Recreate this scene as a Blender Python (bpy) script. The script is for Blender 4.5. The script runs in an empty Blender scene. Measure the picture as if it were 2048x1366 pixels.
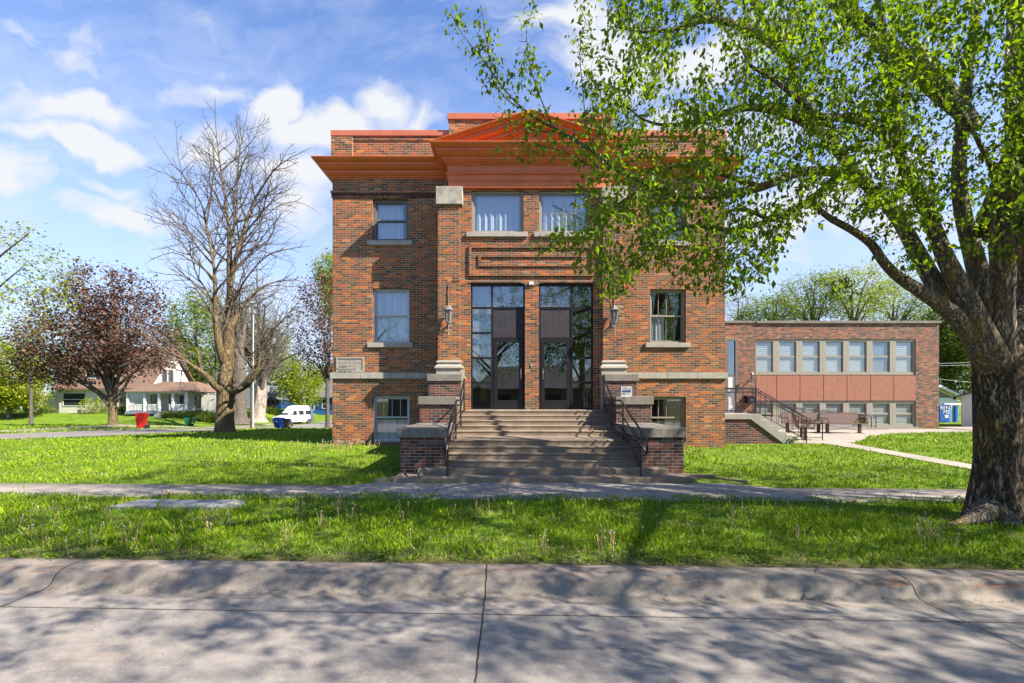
import bpy, math, random
import numpy as np
from math import radians as R, sin, cos, pi
rng = np.random.default_rng(7); random.seed(7)
sc = bpy.context.scene; col = sc.collection

# ---------------------------------------------------------------- camera, world, sun, exposure
FPX, VX, VY, EYE = 930.0, 1015.0, 800.0, 1.87          # focal length and horizon in photo pixels
cd = bpy.data.cameras.new('camera'); cam = bpy.data.objects.new('camera', cd); col.objects.link(cam)
cam.location = (0, 0, EYE); cam.rotation_euler = (R(90), 0, 0)
cd.sensor_width = 36; cd.lens = FPX/2048*36; cd.shift_x = (1024-VX)/2048; cd.shift_y = (VY-683)/2048
cd.clip_start = .05; cd.clip_end = 2000; sc.camera = cam
sc.view_settings.view_transform = 'Standard'; sc.view_settings.look = 'None'
sc.view_settings.gamma = 1; sc.view_settings.exposure = 1.62
SUN = (2.35, -1.0, 2.25)                                   # towards the sun
se = math.atan2(SUN[2], math.hypot(SUN[0], SUN[1])); sa = math.atan2(SUN[0], SUN[1])
ld = bpy.data.lights.new('sun', 'SUN'); ld.energy = 5.0; ld.angle = R(.5); ld.color = (1, .91, .79)
lo = bpy.data.objects.new('sun', ld); col.objects.link(lo); lo.location = (30, -12, 30)
lo.rotation_euler = (pi/2-se, 0, pi-sa)
sc.cycles.max_bounces = 6; sc.cycles.diffuse_bounces = 3; sc.cycles.glossy_bounces = 3
sc.cycles.transparent_max_bounces = 10; sc.cycles.transmission_bounces = 3
sc.cycles.caustics_reflective = False; sc.cycles.caustics_refractive = False

class NT:
    """small helper round a node tree"""
    def __init__(s, tree): s.t = tree; s.n = tree.nodes; s.l = tree.links
    def put(s, sock, v):
        if v is None: return
        if isinstance(v, bpy.types.NodeSocket): s.l.new(v, sock)
        else:
            if sock.type == 'RGBA' and hasattr(v, '__len__') and len(v) == 3: v = (*v, 1)
            sock.default_value = v
    def node(s, typ, ins=None, **kw):
        nd = s.n.new(typ)
        for k, v in kw.items(): setattr(nd, k, v)
        for k, v in (ins or {}).items(): s.put(nd.inputs[k], v)
        return nd
    def math(s, op, a, b=None, c=None, clamp=False):
        nd = s.n.new('ShaderNodeMath'); nd.operation = op; nd.use_clamp = clamp
        s.put(nd.inputs[0], a); s.put(nd.inputs[1], b); s.put(nd.inputs[2], c); return nd.outputs[0]
    def vmath(s, op, a, b=None):
        nd = s.n.new('ShaderNodeVectorMath'); nd.operation = op
        s.put(nd.inputs[0], a); s.put(nd.inputs[1], b); return nd.outputs[0]
    def noise(s, vec, scale, detail=3, rough=.55, out=0, dist=0):
        nd = s.node('ShaderNodeTexNoise', {'Scale': scale, 'Detail': detail, 'Roughness': rough, 'Distortion': dist})
        if vec is not None: s.put(nd.inputs['Vector'], vec)
        return nd.outputs[out]
    def mix(s, f, a, b, blend='MIX'):
        nd = s.n.new('ShaderNodeMix'); nd.data_type = 'RGBA'; nd.blend_type = blend; nd.clamp_factor = True
        s.put(nd.inputs[0], f); s.put(nd.inputs[6], a); s.put(nd.inputs[7], b); return nd.outputs[2]
    def ramp(s, f, stops, interp='LINEAR'):
        nd = s.n.new('ShaderNodeValToRGB'); cr = nd.color_ramp; cr.interpolation = interp
        while len(cr.elements) < len(stops): cr.elements.new(.5)
        for e, (p, c) in zip(cr.elements, stops):
            e.position = p; e.color = (*c, 1) if len(c) == 3 else c
        s.put(nd.inputs[0], f); return nd.outputs[0]
    def maprange(s, v, a, b, c=0., d=1.):
        nd = s.node('ShaderNodeMapRange', {0: v, 1: a, 2: b, 3: c, 4: d}); nd.clamp = True; return nd.outputs[0]
    def sep(s, v):
        nd = s.node('ShaderNodeSeparateXYZ', {0: v}); return nd.outputs
    def comb(s, x=0., y=0., z=0.): return s.node('ShaderNodeCombineXYZ', {0: x, 1: y, 2: z}).outputs[0]
    def coord(s, which='Object'): return s.n.new('ShaderNodeTexCoord').outputs[which]
    def scalev(s, v, xyz): return s.vmath('MULTIPLY', v, xyz)

# world: physical sky with procedural clouds at infinity
w = bpy.data.worlds.new('World'); sc.world = w; w.use_nodes = True
wt = NT(w.node_tree); w.node_tree.nodes.clear()
sky = wt.node('ShaderNodeTexSky', sky_type='NISHITA', sun_disc=False)
sky.sun_elevation = se; sky.sun_rotation = sa; sky.altitude = 200; sky.air_density = 1.0; sky.dust_density = .35; sky.ozone_density = 2.4
D = wt.coord('Generated'); dx, dy, dz = wt.sep(D)
ady = wt.math('MAXIMUM', wt.math('ABSOLUTE', dy), .05)
u = wt.math('DIVIDE', dx, ady); v = wt.math('DIVIDE', dz, ady)
uv = wt.comb(u, v, wt.math('MULTIPLY', wt.math('SIGN', dy), .7))
warp = wt.noise(uv, 2.2, 4, .6, out=1)
uvw = wt.vmath('ADD', uv, wt.scalev(wt.vmath('SUBTRACT', warp, (.5, .5, .5)), (.34, .30, 0)))
rot = wt.node('ShaderNodeMapping', {'Vector': uvw, 'Rotation': (0, 0, R(24)), 'Scale': (1.7, 4.4, 1)}).outputs[0]
wisp = wt.noise(rot, 2.1, 9, .60)
puff = wt.noise(uvw, 7.5, 8, .60)
uu, vv, _ = wt.sep(uvw)
clouds = []
def blob(px, py, rx, ry, s, tilt=0):
    cx, cy = (px-VX)/FPX, (VY-py)/FPX; ct, st = cos(R(tilt)), sin(R(tilt))
    a = wt.math('SUBTRACT', uu, cx); b = wt.math('SUBTRACT', vv, cy)
    p = wt.math('DIVIDE', wt.math('ADD', wt.math('MULTIPLY', a, ct), wt.math('MULTIPLY', b, st)), rx/FPX)
    q = wt.math('DIVIDE', wt.math('SUBTRACT', wt.math('MULTIPLY', b, ct), wt.math('MULTIPLY', a, st)), ry/FPX)
    d = wt.math('SQRT', wt.math('ADD', wt.math('MULTIPLY', p, p), wt.math('MULTIPLY', q, q)))
    clouds.append(wt.maprange(d, 1.25, .35, 0, s))
for b in [(140,225,150,34,1.,-10), (150,295,160,28,1.,-20), (15,370,95,60,.95,0), (230,395,70,26,.7,-15), (240,450,130,40,.75,-12),
          (560,180,50,60,1.,-50), (640,250,150,56,.85,-12), (590,340,110,60,.75,-30), (600,420,90,60,.6,-50), (430,300,110,70,.5,0),
          (770,200,60,50,.75,-30), (860,240,70,26,.55,0), (1230,110,150,85,1.,-25), (1180,30,200,45,.7,0), (1400,100,120,70,.85,20),
          (1150,330,260,60,.7,0), (1440,230,160,60,.6,0), (1620,380,260,80,.7,10), (730,60,110,20,.25,60), (300,200,330,30,.25,12),
          (1780,450,200,60,.6,0), (60,90,150,25,.28,-28), (1980,560,160,60,.6,0)]: blob(*b)
m = clouds[0]
for c in clouds[1:]: m = wt.math('MAXIMUM', m, c)
dens = wt.math('ADD', wt.math('MULTIPLY', puff, .62), wt.math('MULTIPLY', wisp, .38))
soft = wt.maprange(wt.math('ADD', dens, wt.math('MULTIPLY', m, .42)), .57, .80)
haze = wt.maprange(wt.math('MULTIPLY', wisp, 1.), .42, .78, 0, .50)
low = wt.math('POWER', wt.maprange(dz, .66, 0.02), 1.35)
veil = wt.math('ADD', haze, wt.math('MULTIPLY', low, .80), clamp=True)
back = wt.maprange(wt.noise(D, 3.0, 6, .6), .60, .82, 0, .5)
soft = wt.mix(wt.math('GREATER_THAN', dy, .04), back, soft)
skyc = wt.mix(1., sky.outputs[0], (1.14, 1.26, 1.58), 'MULTIPLY')
skyb = wt.mix(1., skyc, (.150,)*3, 'MULTIPLY')
skyb = wt.mix(wt.math('MULTIPLY', veil, wt.maprange(dy, -.1, .3, .15, 1)), skyb, (.60, .675, .785)); allc = wt.mix(soft, skyb, (.70, .715, .75))
bg = wt.node('ShaderNodeBackground', {'Color': allc, 'Strength': 0.42})
wt.l.new(bg.outputs[0], wt.node('ShaderNodeOutputWorld').inputs[0])

# ---------------------------------------------------------------- geometry helpers
def X(px, Y): return (px-VX)*Y/FPX
def Z(py, Y): return EYE-(py-VY)*Y/FPX
def P(px, py, Y): return (X(px, Y), Y, Z(py, Y))
def sstep(a, b, x): t = np.clip((np.asarray(x, float)-a)/(b-a), 0, 1); return t*t*(3-2*t)

def link(o, parent=None):
    col.objects.link(o)
    if parent is not None: o.parent = parent
    return o
def tag(o, label=None, cat=None, group=None, kind=None):
    if label: o['label'] = label
    if cat: o['category'] = cat
    if group: o['group'] = group
    if kind: o['kind'] = kind
    return o
def thing(name, label, cat, loc=(0, 0, 0), rz=0, group=None):
    o = bpy.data.objects.new(name, None); o.empty_display_size = .2; col.objects.link(o)
    o.location = loc; o.rotation_euler = (0, 0, rz); return tag(o, label, cat, group)
def copy_tree(o, parent=None):
    c = o.copy(); col.objects.link(c)
    if parent is not None: c.parent = parent
    for ch in [k for k in bpy.data.objects if k.parent == o]: copy_tree(ch, c)
    return c

class MB:
    """collects faces and links them as one mesh object (box-projected UVs in metres)"""
    def __init__(s): s.v = []; s.f = []; s.m = []
    def add(s, vs, fs, mi=0):
        b = len(s.v); s.v += [tuple(p) for p in vs]; s.f += [tuple(b+i for i in f) for f in fs]; s.m += [mi]*len(fs); return s
    def box(s, x0, x1, y0, y1, z0, z1, mi=0):
        if x0 > x1: x0, x1 = x1, x0
        if y0 > y1: y0, y1 = y1, y0
        if z0 > z1: z0, z1 = z1, z0
        return s.add([(x0,y0,z0),(x1,y0,z0),(x1,y1,z0),(x0,y1,z0),(x0,y0,z1),(x1,y0,z1),(x1,y1,z1),(x0,y1,z1)],
                     [(0,3,2,1),(4,5,6,7),(0,1,5,4),(1,2,6,5),(2,3,7,6),(3,0,4,7)], mi)
    def quad(s, a, b, c, d, mi=0): return s.add([a,b,c,d], [(0,1,2,3)], mi)
    def prism(s, prof, axis, a, b, mi=0):
        """2-D profile extruded along axis: 'x' -> profile (y,z); 'y' -> (x,z); 'z' -> (x,y)"""
        n = len(prof)
        def pt(q, t): return {'x': (t, q[0], q[1]), 'y': (q[0], t, q[1]), 'z': (q[0], q[1], t)}[axis]
        ar = sum(prof[i][0]*prof[(i+1) % n][1]-prof[(i+1) % n][0]*prof[i][1] for i in range(n))
        if (ar < 0) != (axis == 'y'): prof = prof[::-1]
        vs = [pt(q, a) for q in prof]+[pt(q, b) for q in prof]
        fs = [tuple(range(n-1, -1, -1)), tuple(range(n, 2*n))]+[(i, (i+1) % n, n+(i+1) % n, n+i) for i in range(n)]
        return s.add(vs, fs, mi)
    def tube(s, pts, r, n=8, mi=0, caps=True):
        pts = [np.array(p, float) for p in pts]; m = len(pts)
        rr = r if hasattr(r, '__len__') else [r]*m
        vs = []; prev = None
        for i, p in enumerate(pts):
            d = (pts[min(i+1, m-1)]-pts[max(i-1, 0)]); d /= np.linalg.norm(d)+1e-9
            ref = prev if prev is not None else (np.array((0, 0, 1.)) if abs(d[2]) < .9 else np.array((1., 0, 0)))
            a = ref-d*np.dot(ref, d); a /= np.linalg.norm(a)+1e-9; b = np.cross(d, a); prev = a
            for k in range(n):
                t = 2*pi*k/n; vs.append(p+rr[i]*(a*cos(t)+b*sin(t)))
        fs = [(i*n+k, i*n+(k+1) % n, (i+1)*n+(k+1) % n, (i+1)*n+k) for i in range(m-1) for k in range(n)]
        if caps: fs += [tuple(range(n-1, -1, -1)), tuple((m-1)*n+k for k in range(n))]
        return s.add(vs, fs, mi)
    def lathe(s, cx, cy, prof, n=16, mi=0, ax='z'):
        vs = []; m = len(prof)
        for r, h in prof:
            for k in range(n):
                t = 2*pi*k/n
                vs.append((cx+r*cos(t), cy+r*sin(t), h) if ax == 'z' else (h, cx+r*cos(t), cy+r*sin(t)))
        fs = [(i*n+k, i*n+(k+1) % n, (i+1)*n+(k+1) % n, (i+1)*n+k) for i in range(m-1) for k in range(n)]
        fs += [tuple(range(n-1, -1, -1)), tuple((m-1)*n+k for k in range(n))]
        return s.add(vs, fs, mi)
    def build(s, name, mat, parent=None, smooth=False, bevel=0, label=None):
        me = bpy.data.meshes.new(name); me.from_pydata(s.v, [], s.f)
        for mm in (mat if isinstance(mat, (list, tuple)) else [mat]): me.materials.append(mm)
        me.polygons.foreach_set('material_index', s.m); me.update()
        box_uv(me)
        if smooth: me.polygons.foreach_set('use_smooth', [True]*len(me.polygons))
        o = link(bpy.data.objects.new(name, me), parent)
        if bevel:
            b = o.modifiers.new('bevel', 'BEVEL'); b.width = bevel; b.segments = 2; b.limit_method = 'ANGLE'; b.angle_limit = R(40)
        if label: o['label'] = label
        return o
def box_uv(me):
    nl = len(me.loops); 
    if not nl: return
    co = np.empty(len(me.vertices)*3); me.vertices.foreach_get('co', co); co = co.reshape(-1, 3)
    lv = np.empty(nl, np.int32); me.loops.foreach_get('vertex_index', lv)
    nr = np.empty(len(me.polygons)*3); me.polygons.foreach_get('normal', nr); nr = np.abs(nr.reshape(-1, 3))
    lt = np.empty(len(me.polygons), np.int32); me.polygons.foreach_get('loop_total', lt)
    ax = np.repeat(np.argmax(nr*np.array([1, 1, .98]), axis=1), lt)
    c = co[lv]; uvs = np.empty((nl, 2))
    uvs[:, 0] = np.where(ax == 0, c[:, 1], c[:, 0]); uvs[:, 1] = np.where(ax == 2, c[:, 1], c[:, 2])
    me.uv_layers.new(name='UVMap').data.foreach_set('uv', uvs.ravel())
def np_mesh(name, V, F, mat, parent=None, attr=None, smooth=False):
    me = bpy.data.meshes.new(name); V = np.asarray(V, np.float32); F = np.asarray(F, np.int32); k = F.shape[1]
    me.vertices.add(len(V)); me.vertices.foreach_set('co', V.ravel())
    me.loops.add(F.size); me.loops.foreach_set('vertex_index', F.ravel())
    me.polygons.add(len(F)); me.polygons.foreach_set('loop_start', np.arange(len(F), dtype=np.int32)*k)
    me.update(calc_edges=True)
    if attr is not None:
        a = me.attributes.new('rnd', 'FLOAT', 'POINT'); a.data.foreach_set('value', np.asarray(attr, np.float32))
    if smooth: me.polygons.foreach_set('use_smooth', np.ones(len(F), bool))
    me.materials.append(mat); return link(bpy.data.objects.new(name, me), parent)
def text_obj(name, body, size, loc, rot, mat, parent=None, extrude=.004, align='CENTER', sx=1):
    cu = bpy.data.curves.new(name, 'FONT'); cu.resolution_u = 3; cu.body = body; cu.size = size; cu.extrude = extrude
    cu.align_x = align; cu.align_y = 'CENTER'; cu.materials.append(mat)
    tmp = bpy.data.objects.new('tmp', cu); col.objects.link(tmp); bpy.context.view_layer.update()
    me = bpy.data.meshes.new_from_object(tmp.evaluated_get(bpy.context.evaluated_depsgraph_get())); bpy.data.objects.remove(tmp)
    me.name = name; o = link(bpy.data.objects.new(name, me), parent); o.location = loc; o.rotation_euler = rot; o.scale = (sx, 1, 1)
    return o

# ---------------------------------------------------------------- materials
def new_mat(name):
    m = bpy.data.materials.new(name); m.use_nodes = True; t = NT(m.node_tree); m.node_tree.nodes.clear()
    return m, t
def finish(t, shader):
    t.l.new(shader, t.node('ShaderNodeOutputMaterial').inputs[0])
ALB = .50
def al(c): return tuple(v*ALB for v in c[:3])
def mat(name, c, rough=.7, var=.18, scale=6, bump=0., bscale=40, metal=0., c2=None, spec=.4, streak=0., dirt=None):
    """painted / stone / metal surface: colour broken up by two scales of noise, optional vertical streaks of dirt"""
    c = al(c); c2 = al(c2) if c2 else None; dirt = al(dirt) if dirt else None
    m, t = new_mat(name); co = t.coord()
    n1 = t.noise(co, scale, 5, .6); n2 = t.noise(co, scale*9, 3, .6)
    f = t.math('ADD', t.math('MULTIPLY', n1, .65), t.math('MULTIPLY', n2, .35))
    lo = tuple(x*(1-var*1.6) for x in c) if c2 is None else c2; hi = tuple(min(1, x*(1+var)) for x in c)
    cc = t.ramp(f, [(.32, lo), (.66, hi)])
    if streak:
        s = t.noise(t.scalev(co, (9, 9, .7)), 2.2, 4, .65)
        cc = t.mix(t.maprange(s, .52, .72, 0, streak), cc, dirt or tuple(x*.45 for x in c))
    p = t.node('ShaderNodeBsdfPrincipled', {'Base Color': cc, 'Roughness': rough, 'Metallic': metal, 'Specular IOR Level': spec})
    if bump:
        t.put(p.inputs['Normal'], t.node('ShaderNodeBump', {'Strength': .8, 'Distance': bump, 'Height': t.noise(co, bscale, 4, .6)}).outputs[0])
    finish(t, p.outputs[0]); return m
def brick(name, stops, mortar, w=.243, h=.0773, mw=.010, tint=None, swap=False, stain=.25):
    stops = [(p_, al(c_)) for p_, c_ in stops]; mortar = al(mortar)
    m, t = new_mat(name); uvn = t.coord('UV'); U, V, _ = t.sep(uvn)
    if swap: U, V = V, U
    vr = t.math('DIVIDE', V, h); row = t.math('FLOOR', vr); fv = t.math('FRACT', vr)
    ur = t.math('ADD', t.math('DIVIDE', U, w), t.math('MULTIPLY', t.math('MODULO', t.math('ABSOLUTE', row), 2.), .5))
    cl = t.math('FLOOR', ur); fu = t.math('FRACT', ur); idv = t.comb(cl, row, 0)
    wn = t.node('ShaderNodeTexWhiteNoise', {'Vector': idv}, noise_dimensions='3D')
    wn2 = t.node('ShaderNodeTexWhiteNoise', {'Vector': t.comb(row, cl, 5.)}, noise_dimensions='3D')
    big = t.noise(t.comb(U, V, 0.), .9, 3, .5)
    pick = t.math('ADD', wn.outputs[0], t.math('MULTIPLY', t.math('SUBTRACT', big, .5), .35), clamp=True)
    bc = t.ramp(pick, stops, 'LINEAR')
    fine = t.noise(t.comb(U, V, 0.), 38, 3, .6)
    br = t.math('ADD', t.math('MULTIPLY', wn2.outputs[0], .5), t.math('MULTIPLY', fine, .75))
    bc = t.mix(1., bc, t.ramp(br, [(.15, (.68,)*3), (.95, (1.22,)*3)]), 'MULTIPLY')
    ed = t.math('MINIMUM', t.math('MULTIPLY', fv, h), t.math('MULTIPLY', fu, w))
    ed = t.math('ADD', ed, t.math('MULTIPLY', t.math('SUBTRACT', fine, .5), .004))
    mk = t.maprange(ed, mw-.002, mw+.003)
    mc = t.ramp(t.noise(t.comb(U, V, 0.), 3, 4, .6), [(.3, tuple(x*.7 for x in mortar)), (.7, mortar)])
    cc = t.mix(mk, mc, bc)
    st = t.maprange(t.noise(t.comb(U, V, 3.), .55, 5, .65), .5, .75, 0, stain)
    cc = t.mix(st, cc, t.mix(1., cc, (.62, .58, .55), 'MULTIPLY'))
    p = t.node('ShaderNodeBsdfPrincipled', {'Base Color': cc, 'Roughness': .82, 'Specular IOR Level': .25})
    hgt = t.math('ADD', mk, t.math('MULTIPLY', fine, .35))
    t.put(p.inputs['Normal'], t.node('ShaderNodeBump', {'Strength': .7, 'Distance': .006, 'Height': hgt}).outputs[0])
    finish(t, p.outputs[0]); return m
def glass(name, tintc=(.75, .8, .82), refl=.5, see=.6):
    """window pane: sharp reflections over a see-through sheet"""
    m, t = new_mat(name)
    co = t.coord(); wob = t.node('ShaderNodeBump', {'Strength': .06, 'Distance': .02, 'Height': t.noise(co, 1.6, 1, .4)}).outputs[0]
    fr = t.math('ADD', .05, t.math('MULTIPLY', t.math('POWER', t.node('ShaderNodeLayerWeight', {'Blend': .5}).outputs['Facing'], 5.), .9))
    f = t.math('ADD', t.math('MULTIPLY', fr, 1.), refl, clamp=True)
    g = t.node('ShaderNodeBsdfGlossy', {'Color': (.9, .93, .95), 'Roughness': .015, 'Normal': wob}).outputs[0]
    tr = t.node('ShaderNodeBsdfTransparent', {'Color': tuple(x*see for x in tintc)}).outputs[0]
    mx = t.node('ShaderNodeMixShader', {0: f, 1: tr, 2: g}).outputs[0]
    finish(t, mx); return m
def leafmat(name, stops, trans=.45, rough=.5, sat=1.):
    stops = [(p_, al(c_)) for p_, c_ in stops]
    m, t = new_mat(name); a = t.node('ShaderNodeAttribute', attribute_name='rnd').outputs['Fac']
    big = t.noise(t.coord(), .8, 2, .5)
    f = t.math('ADD', t.math('MULTIPLY', a, .75), t.math('MULTIPLY', big, .35), clamp=True)
    c = t.ramp(f, stops)
    p = t.node('ShaderNodeBsdfPrincipled', {'Base Color': c, 'Roughness': rough, 'Specular IOR Level': .3}).outputs[0]
    tl = t.node('ShaderNodeBsdfTranslucent', {'Color': t.mix(1., c, (1.25, 1.35, .6), 'MULTIPLY')}).outputs[0]
    finish(t, t.node('ShaderNodeMixShader', {0: trans, 1: p, 2: tl}).outputs[0]); return m
def bark(name, c1, c2, lichen=None, amount=0., scale=1., bump=.02):
    m, t = new_mat(name); co = t.coord(); wv = t.vmath('ADD', co, t.scalev(t.noise(co, 3, 3, .6, out=1), (.16, .16, .16)))
    st = t.scalev(wv, (20*scale, 20*scale, 2.6*scale))
    n1 = t.noise(st, 1.0, 6, .65); n2 = t.noise(co, 40, 3, .6)
    ridge = t.math('ABSOLUTE', t.math('SUBTRACT', n1, .5))
    r = t.maprange(ridge, 0., .12)
    cc = t.mix(r, c1, c2); cc = t.mix(t.maprange(n2, .35, .7), cc, t.mix(1., cc, (1.35, 1.3, 1.25), 'MULTIPLY'))
    if lichen:
        ln = t.noise(t.scalev(co, (1, 1, .55)), 2.3, 6, .7)
        lf = t.math('MULTIPLY', t.maprange(ln, .50, .66, 0, amount), t.maprange(r, .1, .8, .25, 1))
        cc = t.mix(lf, cc, lichen)
    p = t.node('ShaderNodeBsdfPrincipled', {'Base Color': cc, 'Roughness': .9, 'Specular IOR Level': .2})
    hh = t.math('ADD', r, t.math('MULTIPLY', n2, .3))
    t.put(p.inputs['Normal'], t.node('ShaderNodeBump', {'Strength': 1., 'Distance': bump, 'Height': hh}).outputs[0])
    finish(t, p.outputs[0]); return m

M = {}
BS = [(0., (.14, .080, .052)), (.15, (.19, .115, .060)), (.30, (.27, .175, .085)), (.44, (.31, .135, .072)), (.58, (.38, .135, .058)),
      (.72, (.48, .145, .050)), (.88, (.64, .170, .038)), (.96, (.80, .26, .042)), (1., (.56, .33, .15))]
M['brick'] = brick('church_brick', BS, (.84, .63, .44), mw=.0125, stain=.5)
M['brick_soldier'] = brick('church_brick_soldier', [(0, (.04, .02, .018)), (.6, (.11, .045, .03)), (1, (.20, .065, .03))], (.30, .23, .17), swap=True)
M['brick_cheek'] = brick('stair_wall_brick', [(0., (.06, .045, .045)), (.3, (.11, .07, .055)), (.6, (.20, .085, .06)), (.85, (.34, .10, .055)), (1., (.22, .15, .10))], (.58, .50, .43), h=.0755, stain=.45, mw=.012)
M['brick_annex'] = brick('annex_brick', [(0., (.10, .07, .055)), (.2, (.18, .12, .085)), (.45, (.28, .14, .085)), (.7, (.44, .14, .075)), (.88, (.58, .19, .08)), (1., (.46, .30, .19))], (.62, .52, .42), mw=.013)
M['stone_w'] = mat('stained_block_stone', (.66, .60, .48), .9, .35, 3.5, .006, 30, streak=.75, dirt=(.26, .24, .20))
M['stone'] = mat('limestone', (.62, .57, .47), .85, .14, 2.5, .004, 30, streak=.35)
M['cap'] = mat('weathered_cap_stone', (.36, .32, .26), .9, .22, 2.2, .006, 40, streak=.55, dirt=(.09, .08, .07))
M['paint'] = mat('copper_orange_paint', (1.05, .25, .062), .46, .12, 2.2, spec=.4, streak=.30, dirt=(.55, .13, .05))
M['rust'] = mat('rake_orange_metal', (.92, .19, .022), .34, .12, 1.6, spec=.6)
M['coping'] = mat('orange_coping', (.85, .25, .13), .45, .08, 2)
M['bronze'] = mat('dark_bronze_metal', (.030, .027, .030), .42, .15, 4, metal=.3)
M['plank'] = mat('dark_plank_panel', (.055, .048, .062), .7, .3, 5, streak=.4)
M['frame_w'] = mat('pale_window_paint', (.80, .84, .88), .5, .06, 5)
M['frame_t'] = mat('tan_window_paint', (.50, .45, .35), .5, .08, 5)
M['frame_d'] = mat('taupe_window_frame', (.24, .21, .18), .5, .1, 5)
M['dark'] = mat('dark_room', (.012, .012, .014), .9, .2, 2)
M['curtain'] = mat('white_curtain_cloth', (1.15, 1.22, 1.28), .9, .06, 3)
M['blind'] = mat('pale_blind', (1.05, .99, .88), .8, .08, 3)
M['concrete'] = mat('step_concrete', (.44, .335, .235), .9, .22, 2.6, .004, 60, streak=.30, dirt=(.12, .085, .06))
M['pale_conc'] = mat('pale_concrete', (.50, .46, .40), .9, .12, 2.0, .003, 50)
M['rail'] = mat('black_painted_iron', (.016, .013, .013), .38, .2, 8, spec=.6)
M['steel'] = mat('galvanised_metal', (.33, .34, .34), .4, .12, 6, metal=.6)
M['lampmetal'] = mat('silver_lamp_metal', (.40, .40, .40), .45, .15, 9, metal=.3)
M['lampglass'] = mat('frosted_lamp_glass', (.30, .29, .26), .25, .25, 20)
M['letter'] = mat('carved_letter', (.20, .18, .15), .9, .1, 9)
M['pink'] = mat('pink_aggregate_panel', (.56, .235, .15), .9, .32, 14, .003, 90, streak=.30, dirt=(.5, .36, .3))
M['white'] = mat('white_paint', (1.15, 1.13, 1.08), .55, .06, 4)
M['siding'] = mat('cream_siding', (.95, .92, .80), .6, .06, 1.0)
M['shingle'] = mat('brown_shingle', (.30, .185, .125), .9, .2, 1.5, .01, 25)
M['shingle_g'] = mat('grey_shingle', (.20, .20, .21), .9, .2, 1.5, .01, 25)
M['blue'] = mat('deep_blue_siding', (.010, .075, .25), .6, .1, 1.5)
M['greysid'] = mat('grey_blue_siding', (.36, .41, .48), .6, .1, 1.5)
M['redpost'] = mat('red_brown_paint', (.30, .045, .025), .6, .15, 3)
M['bin_red'] = mat('red_plastic', (.62, .018, .012), .4, .08, 3)
M['bin_green'] = mat('green_plastic', (.010, .16, .085), .4, .08, 3)
M['bin_blue'] = mat('blue_plastic', (.008, .07, .36), .4, .08, 3)
M['bin_black'] = mat('black_plastic', (.02, .02, .022), .4, .08, 3)
M['tyre'] = mat('tyre_rubber', (.018, .018, .018), .8, .1, 5)
M['van'] = mat('white_van_paint', (1.25, 1.25, 1.22), .25, .03, 2)
M['vanglass'] = mat('dark_vehicle_glass', (.02, .022, .022), .06, .1, 2, spec=.8)
M['chrome'] = mat('dull_chrome', (.38, .38, .38), .3, .1, 4, metal=.8)
M['amber'] = mat('amber_lens', (.6, .12, .01), .3, .1, 4)
M['benchm'] = mat('brown_coated_steel', (.16, .070, .040), .5, .2, 10)
M['wood_pole'] = mat('weathered_pole_wood', (.22, .17, .12), .9, .25, 2, streak=.4)
M['skyblue'] = mat('bright_blue_steel', (.010, .16, .60), .4, .1, 2)
M['paleblue'] = mat('pale_blue_steel', (.30, .52, .75), .4, .1, 2)
M['yellow'] = mat('yellow_cloth', (.60, .50, .02), .8, .1, 5)
M['printblue'] = mat('blue_print', (.02, .13, .45), .6, .1, 5)
M['printred'] = mat('red_print', (.42, .10, .12), .6, .1, 5)
M['printgreen'] = mat('green_print', (.04, .26, .16), .6, .1, 5)
M['glass'] = glass('window_glass', refl=.14, see=.97)
M['glass_a'] = glass('annex_glass', refl=.08, see=.97)
M['glass_d'] = glass('door_glass', refl=.16, see=.75)
M['glass_far'] = mat('far_window_glass', (.05, .06, .07), .08, .1, 1, spec=.8)
# ---------------------------------------------------------------- terrain, street, paths
TH = -.034                                    # the street runs 2 degrees off the church front
def along(x, y0): return y0+TH*x
def hgt(x, y):
    x = np.asarray(x, float); y = np.asarray(y, float)
    a = np.interp(y, [5.2, 8.9, 10.2, 13, 16, 18, 21, 28, 35, 44, 55, 64, 100, 150], [-.07, -.01, 0, .14, .33, .33, .16, -.10, -.30, -.97, -1.28, -1.48, -1.1, -.5])
    b = np.interp(y, [5.2, 8.9, 10.2, 13, 16, 20, 38, 44, 50, 56, 64, 90], [-.07, -.01, 0, .12, .22, .02, -.15, -.6, -1.15, -1.2, 0.0, .4])
    b2 = np.interp(y, [5.2, 8.9, 10.2, 13, 16, 20, 38, 44, 50, 56, 64, 90], [-.07, -.01, 0, .12, .22, .02, -.15, -.6, -1.15, -1.25, -1.3, -1.0])
    r = np.interp(y, [5.2, 8.9, 10.2, 13, 16, 18, 60, 120], [-.07, -.01, 0, .09, .18, .2, .1, 0])
    lr = sstep(3, 9, x); left = sstep(-28, -32, x); hl = sstep(-36, -41, x)
    bb = b*hl+b2*(1-hl)
    z = (a*(1-left)+bb*left)*(1-lr)+r*lr
    far = np.maximum(np.abs(x)-120, 0)+np.maximum(y-150, 0)
    z = np.where(y > 110, np.minimum(z, 0)*0+z*1., z)
    kerb = 5.33+TH*x
    return np.where(y < kerb-.02, -.42, z)
gx = np.unique(np.concatenate([np.arange(-40, 36, .8), np.arange(-120, -40, 3), np.arange(36, 120, 3), [-900, -500, -300, -200, 200, 300, 500, 900]]))
gy = np.unique(np.concatenate([[-900, -300, -100, -30, 0, 3, 4.2], np.arange(5, 6.2, .08), np.arange(6.4, 32, .5), np.arange(32, 70, 1.), np.arange(70, 160, 6), [200, 300, 500, 900]]))
GX, GY = np.meshgrid(gx, gy); GZ = hgt(GX, GY)+.02*np.sin(GX*1.1)*np.cos(GY*.9)*(GY > 10.3)*(GY < 60)
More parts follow.
